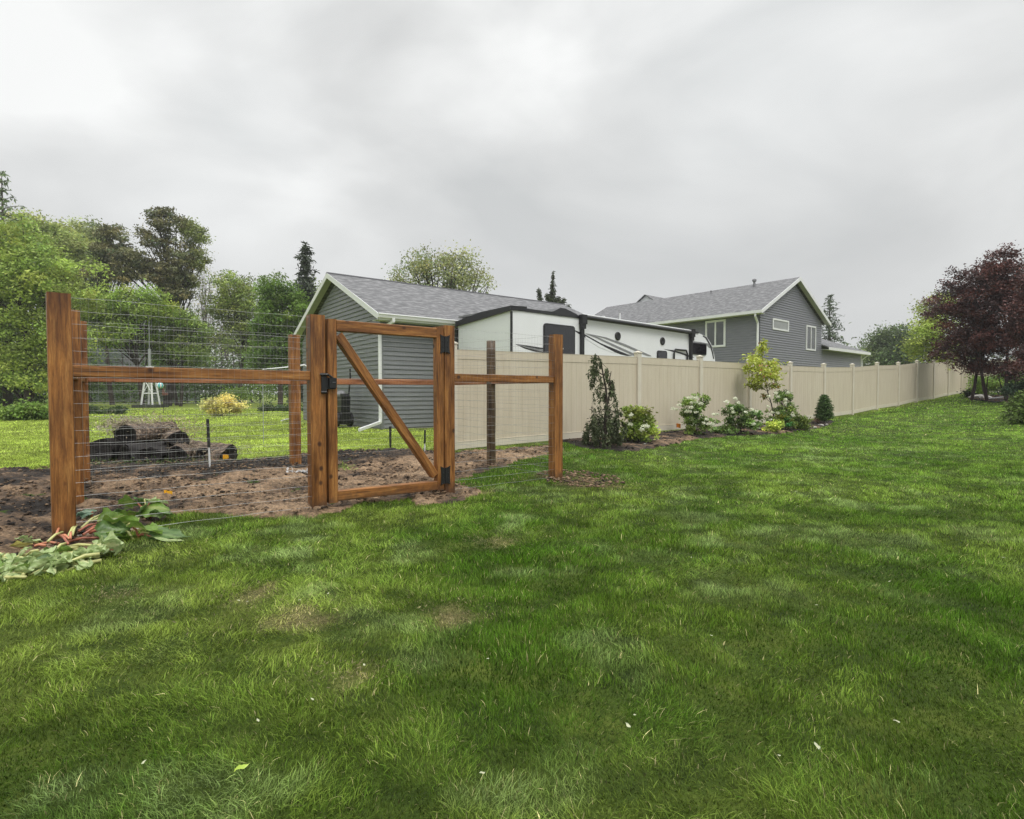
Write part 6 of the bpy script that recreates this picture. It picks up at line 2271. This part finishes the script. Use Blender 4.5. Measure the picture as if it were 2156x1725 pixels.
# the heap: leaf bases and directions measured in the photo, pale undersides mostly up
_hr = random.Random(5)
HEAP = []
for k in range(62):
    u = _hr.random()
    x = -120 + 1180 * u + _hr.uniform(-60, 60)
    y = 985 - 215 * u + _hr.uniform(-125, 75) * (1 - .35 * u)
    if y < 760 - 90 * u: y += 100
    if 560 < x < 900 and y < 800: y += 110
    HEAP.append((x, y, _hr.uniform(.09, .17), _hr.uniform(.07, .13), PALE_C if _hr.random() < .8 else (DEEP_C if _hr.random() < .6 else GREEN_C), 'stalk_pale', _hr.uniform(0, 6.28), _hr.uniform(.0, .06)))
HEAP += [(430, 640, .18, .10, PALE_C, 'stalk_pink', 3.0, .02), (330, 680, .18, .08, [(.42, .40, .10), (.5, .46, .14), (.5, .5, .2)], 'stalk_pink', 3.3, .02), (300, 620, .16, .09, PALE_C, 'stalk_pale', 2.6, .02),
         (1110, 470, .20, .22, GREEN_C, 'stalk_red', .5, .05), (1150, 560, .22, .24, GREEN_C, 'stalk_red', -.4, .07), (1130, 400, .18, .14, DEEP_C, 'stalk_pale', .8, .05), (1060, 600, .2, .2, DEEP_C, 'stalk_red', .1, .04),
         (1010, 700, .22, .2, PALE_C, 'stalk_pale', .3, .05), (1120, 740, .18, .18, PALE_C, 'stalk_red', -.3, .04)]
hub = GZ(730, 660, .03)
for i, (x, y, ln, wd, cols, st, an, h) in enumerate(HEAP):
    t = GZ(x, y, h)
    d = Vector((math.cos(an), math.sin(an), _hr.uniform(-.1, .35))).normalized()
    away = Vector((t.x - hub.x, t.y - hub.y, 0))
    if away.length > .05: d = (d * .8 + away.normalized() * .7).normalized()
    f = t - d * _hr.uniform(.10, .22); f.z = max(f.z, gz(f.x, f.y) + .03)
    lb = {0: 'wilted pale cut rhubarb leaf in the heap at the foot of the first post', 1: 'fresh green cut rhubarb leaf on the right side of the heap by the first post',
          2: 'dark green cut rhubarb leaf with its stalk in the heap by the first post'}[0 if cols is PALE_C or cols[0][0] > .4 else (1 if cols is GREEN_C else 2)]
    rhubarb_leaf(i, t, f, ln, wd, cols, st, 600 + i, lift=.015, curl=_hr.uniform(-.2, .5), roll=_hr.uniform(-1.25, 1.25), group='cut rhubarb leaves heaped by the first post', label=lb)
# loose cut stalks
for i, (a, b_, mk) in enumerate([((640, 640), (740, 780), 'stalk_red'), ((610, 640), (660, 580), 'stalk_pink'), ((740, 660), (820, 550), 'stalk_pale'), ((780, 650), (830, 560), 'stalk_pale'), ((880, 560), (1090, 430), 'stalk_pale'),
                                 ((520, 720), (680, 640), 'stalk_pale'), ((660, 650), (750, 720), 'stalk_pink'), ((590, 830), (720, 770), 'stalk_pale'), ((850, 600), (1040, 540), 'stalk_red'), ((900, 640), (1100, 570), 'stalk_red'),
                                 ((1350, 550), (1450, 545), 'stalk_pale'), ((760, 690), (770, 640), 'stalk_pink')]):
    A = GZ(*a, .09); B = GZ(*b_, .11)
    mb = MB(); mb.tube([A, (A + B) / 2 + Vector((0, 0, .015)), B], [.0095, .0085, .007], 7)
    tag(mb.build('cut_rhubarb_stalk', M[mk], None, True), {'stalk_red': 'red cut rhubarb stalk in the heap by the first post', 'stalk_pink': 'short pinkish cut rhubarb stalk in the heap by the first post', 'stalk_pale': 'pale yellow cut rhubarb stalk in the heap by the first post'}[mk],
        'rhubarb stalk', 'cut rhubarb stalks by the first post')


def rhubarb_plant(name, label, centre, leaves, seed, cat='plant', group=None):
    c = Vector(centre)
    root = thing(name, label, cat, c[:], 0, group)
    for i, (x, y, dist, ln, wd, cols, h) in enumerate(leaves):
        p = W(*zf(x, y), c.y + dist)
        d = (p - c); d.z = 0
        if d.length < .02: d = Vector((.1, 0, 0))
        tp = p
        ft = Vector((c.x + .03 * math.cos(i), c.y + .03 * math.sin(i), c.z))
        rng = np.random.default_rng(seed + i)
        vs, fs, ts = big_leaf(rng, ln, wd, .5, wd * .15, cols)
        x_ = (d.normalized() + Vector((0, 0, -.1 + .35 * rng.random()))).normalized()
        y_ = Vector((0, 0, 1)).cross(x_).normalized(); z_ = x_.cross(y_)
        # tilt blades toward the open side
        Rm = Matrix((x_, y_, z_)).transposed() @ Matrix.Rotation(rng.normal(0, .45), 3, 'X')
        base = tp - x_ * ln * .45
        V = [(Rm @ Vector(v)) + base - c for v in vs]
        V = [Vector((v.x, v.y, max(v.z, gz(v.x + c.x, v.y + c.y) - c.z + .01))) for v in V]
        lf = np_mesh('leaf', np.array([v[:] for v in V]), np.array(fs), M['leaf_wet'], root, np.array(ts), True)
        mb = MB(); mb.tube([ft - c, (ft + base) / 2 - c + Vector((0, 0, .03)), base - c], [.010, .009, .007], 6); mb.build('stalk', M['stalk_pale' if i % 3 else 'stalk_red'], lf, True)
    return root


c0 = G(*zf(1560, 360))
rhubarb_plant('rhubarb_plant', 'living rhubarb clump with fresh green leaves at the edge of the soil', c0,
              [(1400, 150, .05, .20, .20, GREEN_C, 0), (1560, 120, .10, .20, .18, DEEP_C, 0), (1650, 200, .0, .24, .24, GREEN_C, 0), (1600, 130, .12, .18, .16, PALE_C, 0), (1370, 280, -.05, .16, .14, GREEN_C, 0), (1740, 260, .0, .18, .16, DEEP_C, 0),
               (1800, 290, .05, .14, .1, GREEN_C, 0), (1520, 230, -.06, .15, .14, DEEP_C, 0), (1450, 330, -.10, .16, .14, PALE_C, 0), (1700, 150, .1, .16, .14, PALE_C, 0)], 700)
c1 = G(*zf(1460, 560))
rhubarb_plant('rhubarb_plant', 'rhubarb shoot with one large folded leaf drooping over the lawn', c1,
              [(1580, 430, .0, .24, .24, GREEN_C, 0), (1660, 480, .02, .18, .2, GREEN_C, 0), (1800, 500, .0, .30, .16, DEEP_C, 0), (1820, 540, -.03, .30, .12, PALE_C, 0), (1260, 560, -.04, .26, .2, GREEN_C, 0), (1200, 460, 0, .2, .18, GREEN_C, 0)], 720)
c2 = G(*zf(950, 350))
rhubarb_plant('young_cabbage', 'small bluish green plant growing right behind the first post', c2,
              [(920, 250, .0, .15, .14, [(.13, .22, .14), (.2, .3, .2), (.3, .4, .28)], 0), (870, 290, 0, .13, .12, [(.10, .18, .12), (.16, .25, .17), (.3, .4, .28)], 0), (1050, 330, 0, .14, .10, PALE_C, 0), (1000, 380, -.02, .14, .08, PALE_C, 0),
               (960, 300, .04, .12, .12, [(.13, .22, .14), (.2, .3, .2), (.3, .4, .28)], 0), (1230, 340, .0, .12, .08, PALE_C, 0), (1380, 340, .0, .14, .1, PALE_C, 0)], 740)

# ------------------------------------------------------------------ pale petals and leaves dropped on the lawn
for i, (px, v, s) in enumerate([(1674, 1043, .05), (1678, 1075, .05), (2115, 1189, .06), (1718, 1291, .05), (1326, 1560, .045), (1024, 1410, .03), (1252, 1106, .035), (1893, 1547, .04), (1724, 1607, .05), (768, 1425, .03),
                                (660, 1500, .03), (1122, 1122, .03), (1338, 1531, .03), (520, 1285, .04), (505, 1283, .035), (628, 1281, .03), (1640, 1620, .03), (1020, 1660, .035), (780, 1092, .03), (1870, 1240, .03),
                                (690, 1268, .03), (545, 1547, .03), (1455, 1188, .025), (300, 1640, .03), (1500, 1360, .025)]):
    q = G(px, v); rng_ = np.random.default_rng(800 + i)
    s *= .48
    vs, fs, ts = big_leaf(rng_, s, s * .6, .2, s * .12, [(.62, .66, .46), (.70, .72, .55), (.66, .66, .44)], 4)
    a = rng_.uniform(0, 2 * PI)
    Mx = Matrix.Translation(q + Vector((0, 0, .045))) @ Matrix.Rotation(a, 4, 'Z') @ Matrix.Rotation(-.35, 4, 'Y')
    V = np.array([(Mx @ Vector(p))[:] for p in vs])
    tag(np_mesh('fallen_leaf', V, np.array(fs), M['petal'], None, np.array(ts), True), 'small pale fallen leaf lying on the lawn', 'fallen leaf', 'pale fallen leaves on the lawn')
p = G(495, 1655)
rng_ = np.random.default_rng(880)
vs, fs, ts = big_leaf(rng_, .04, .02, .2, .006, [(.45, .62, .08), (.5, .66, .1), (.5, .66, .1)], 5)
V = np.array([(Matrix.Translation(p + Vector((0, 0, .05))) @ Matrix.Rotation(.5, 4, 'Z') @ Matrix.Rotation(-.2, 4, 'Y') @ Vector(q))[:] for q in vs])
tag(np_mesh('fallen_leaf', V, np.array(fs), M['leaf_wet'], None, np.array(ts), True), 'bright lime fallen leaf in the near lawn', 'fallen leaf')

# ------------------------------------------------------------------ damp air
hz_mb = MB()
hz_mb.box(-255, 255, -11, 390, -3, 24)
hz_o = hz_mb.build('haze', [])
hm = bpy.data.materials.new('haze'); hm.use_nodes = True
nt = hm.node_tree; nt.nodes.clear()
o_ = N(nt, 'ShaderNodeOutputMaterial'); v_ = N(nt, 'ShaderNodeVolumePrincipled')
v_.inputs['Color'].default_value = (0.9, 0.92, 0.94, 1); v_.inputs['Density'].default_value = 0.0008; v_.inputs['Anisotropy'].default_value = 0.2
nt.links.new(v_.outputs[0], o_.inputs['Volume'])
hz_o.data.materials.clear(); hz_o.data.materials.append(hm)
hz_o['kind'] = 'stuff'

# dead clippings lying on the thin places of the lawn
for i, (c, r) in enumerate(THIN):
    straw('dead_clippings', (c.x, c.y, c.z + .015), r * 2.8, int(110 + 700 * r * r * 4), 900 + i, (.34, .29, .15), .010, .020)
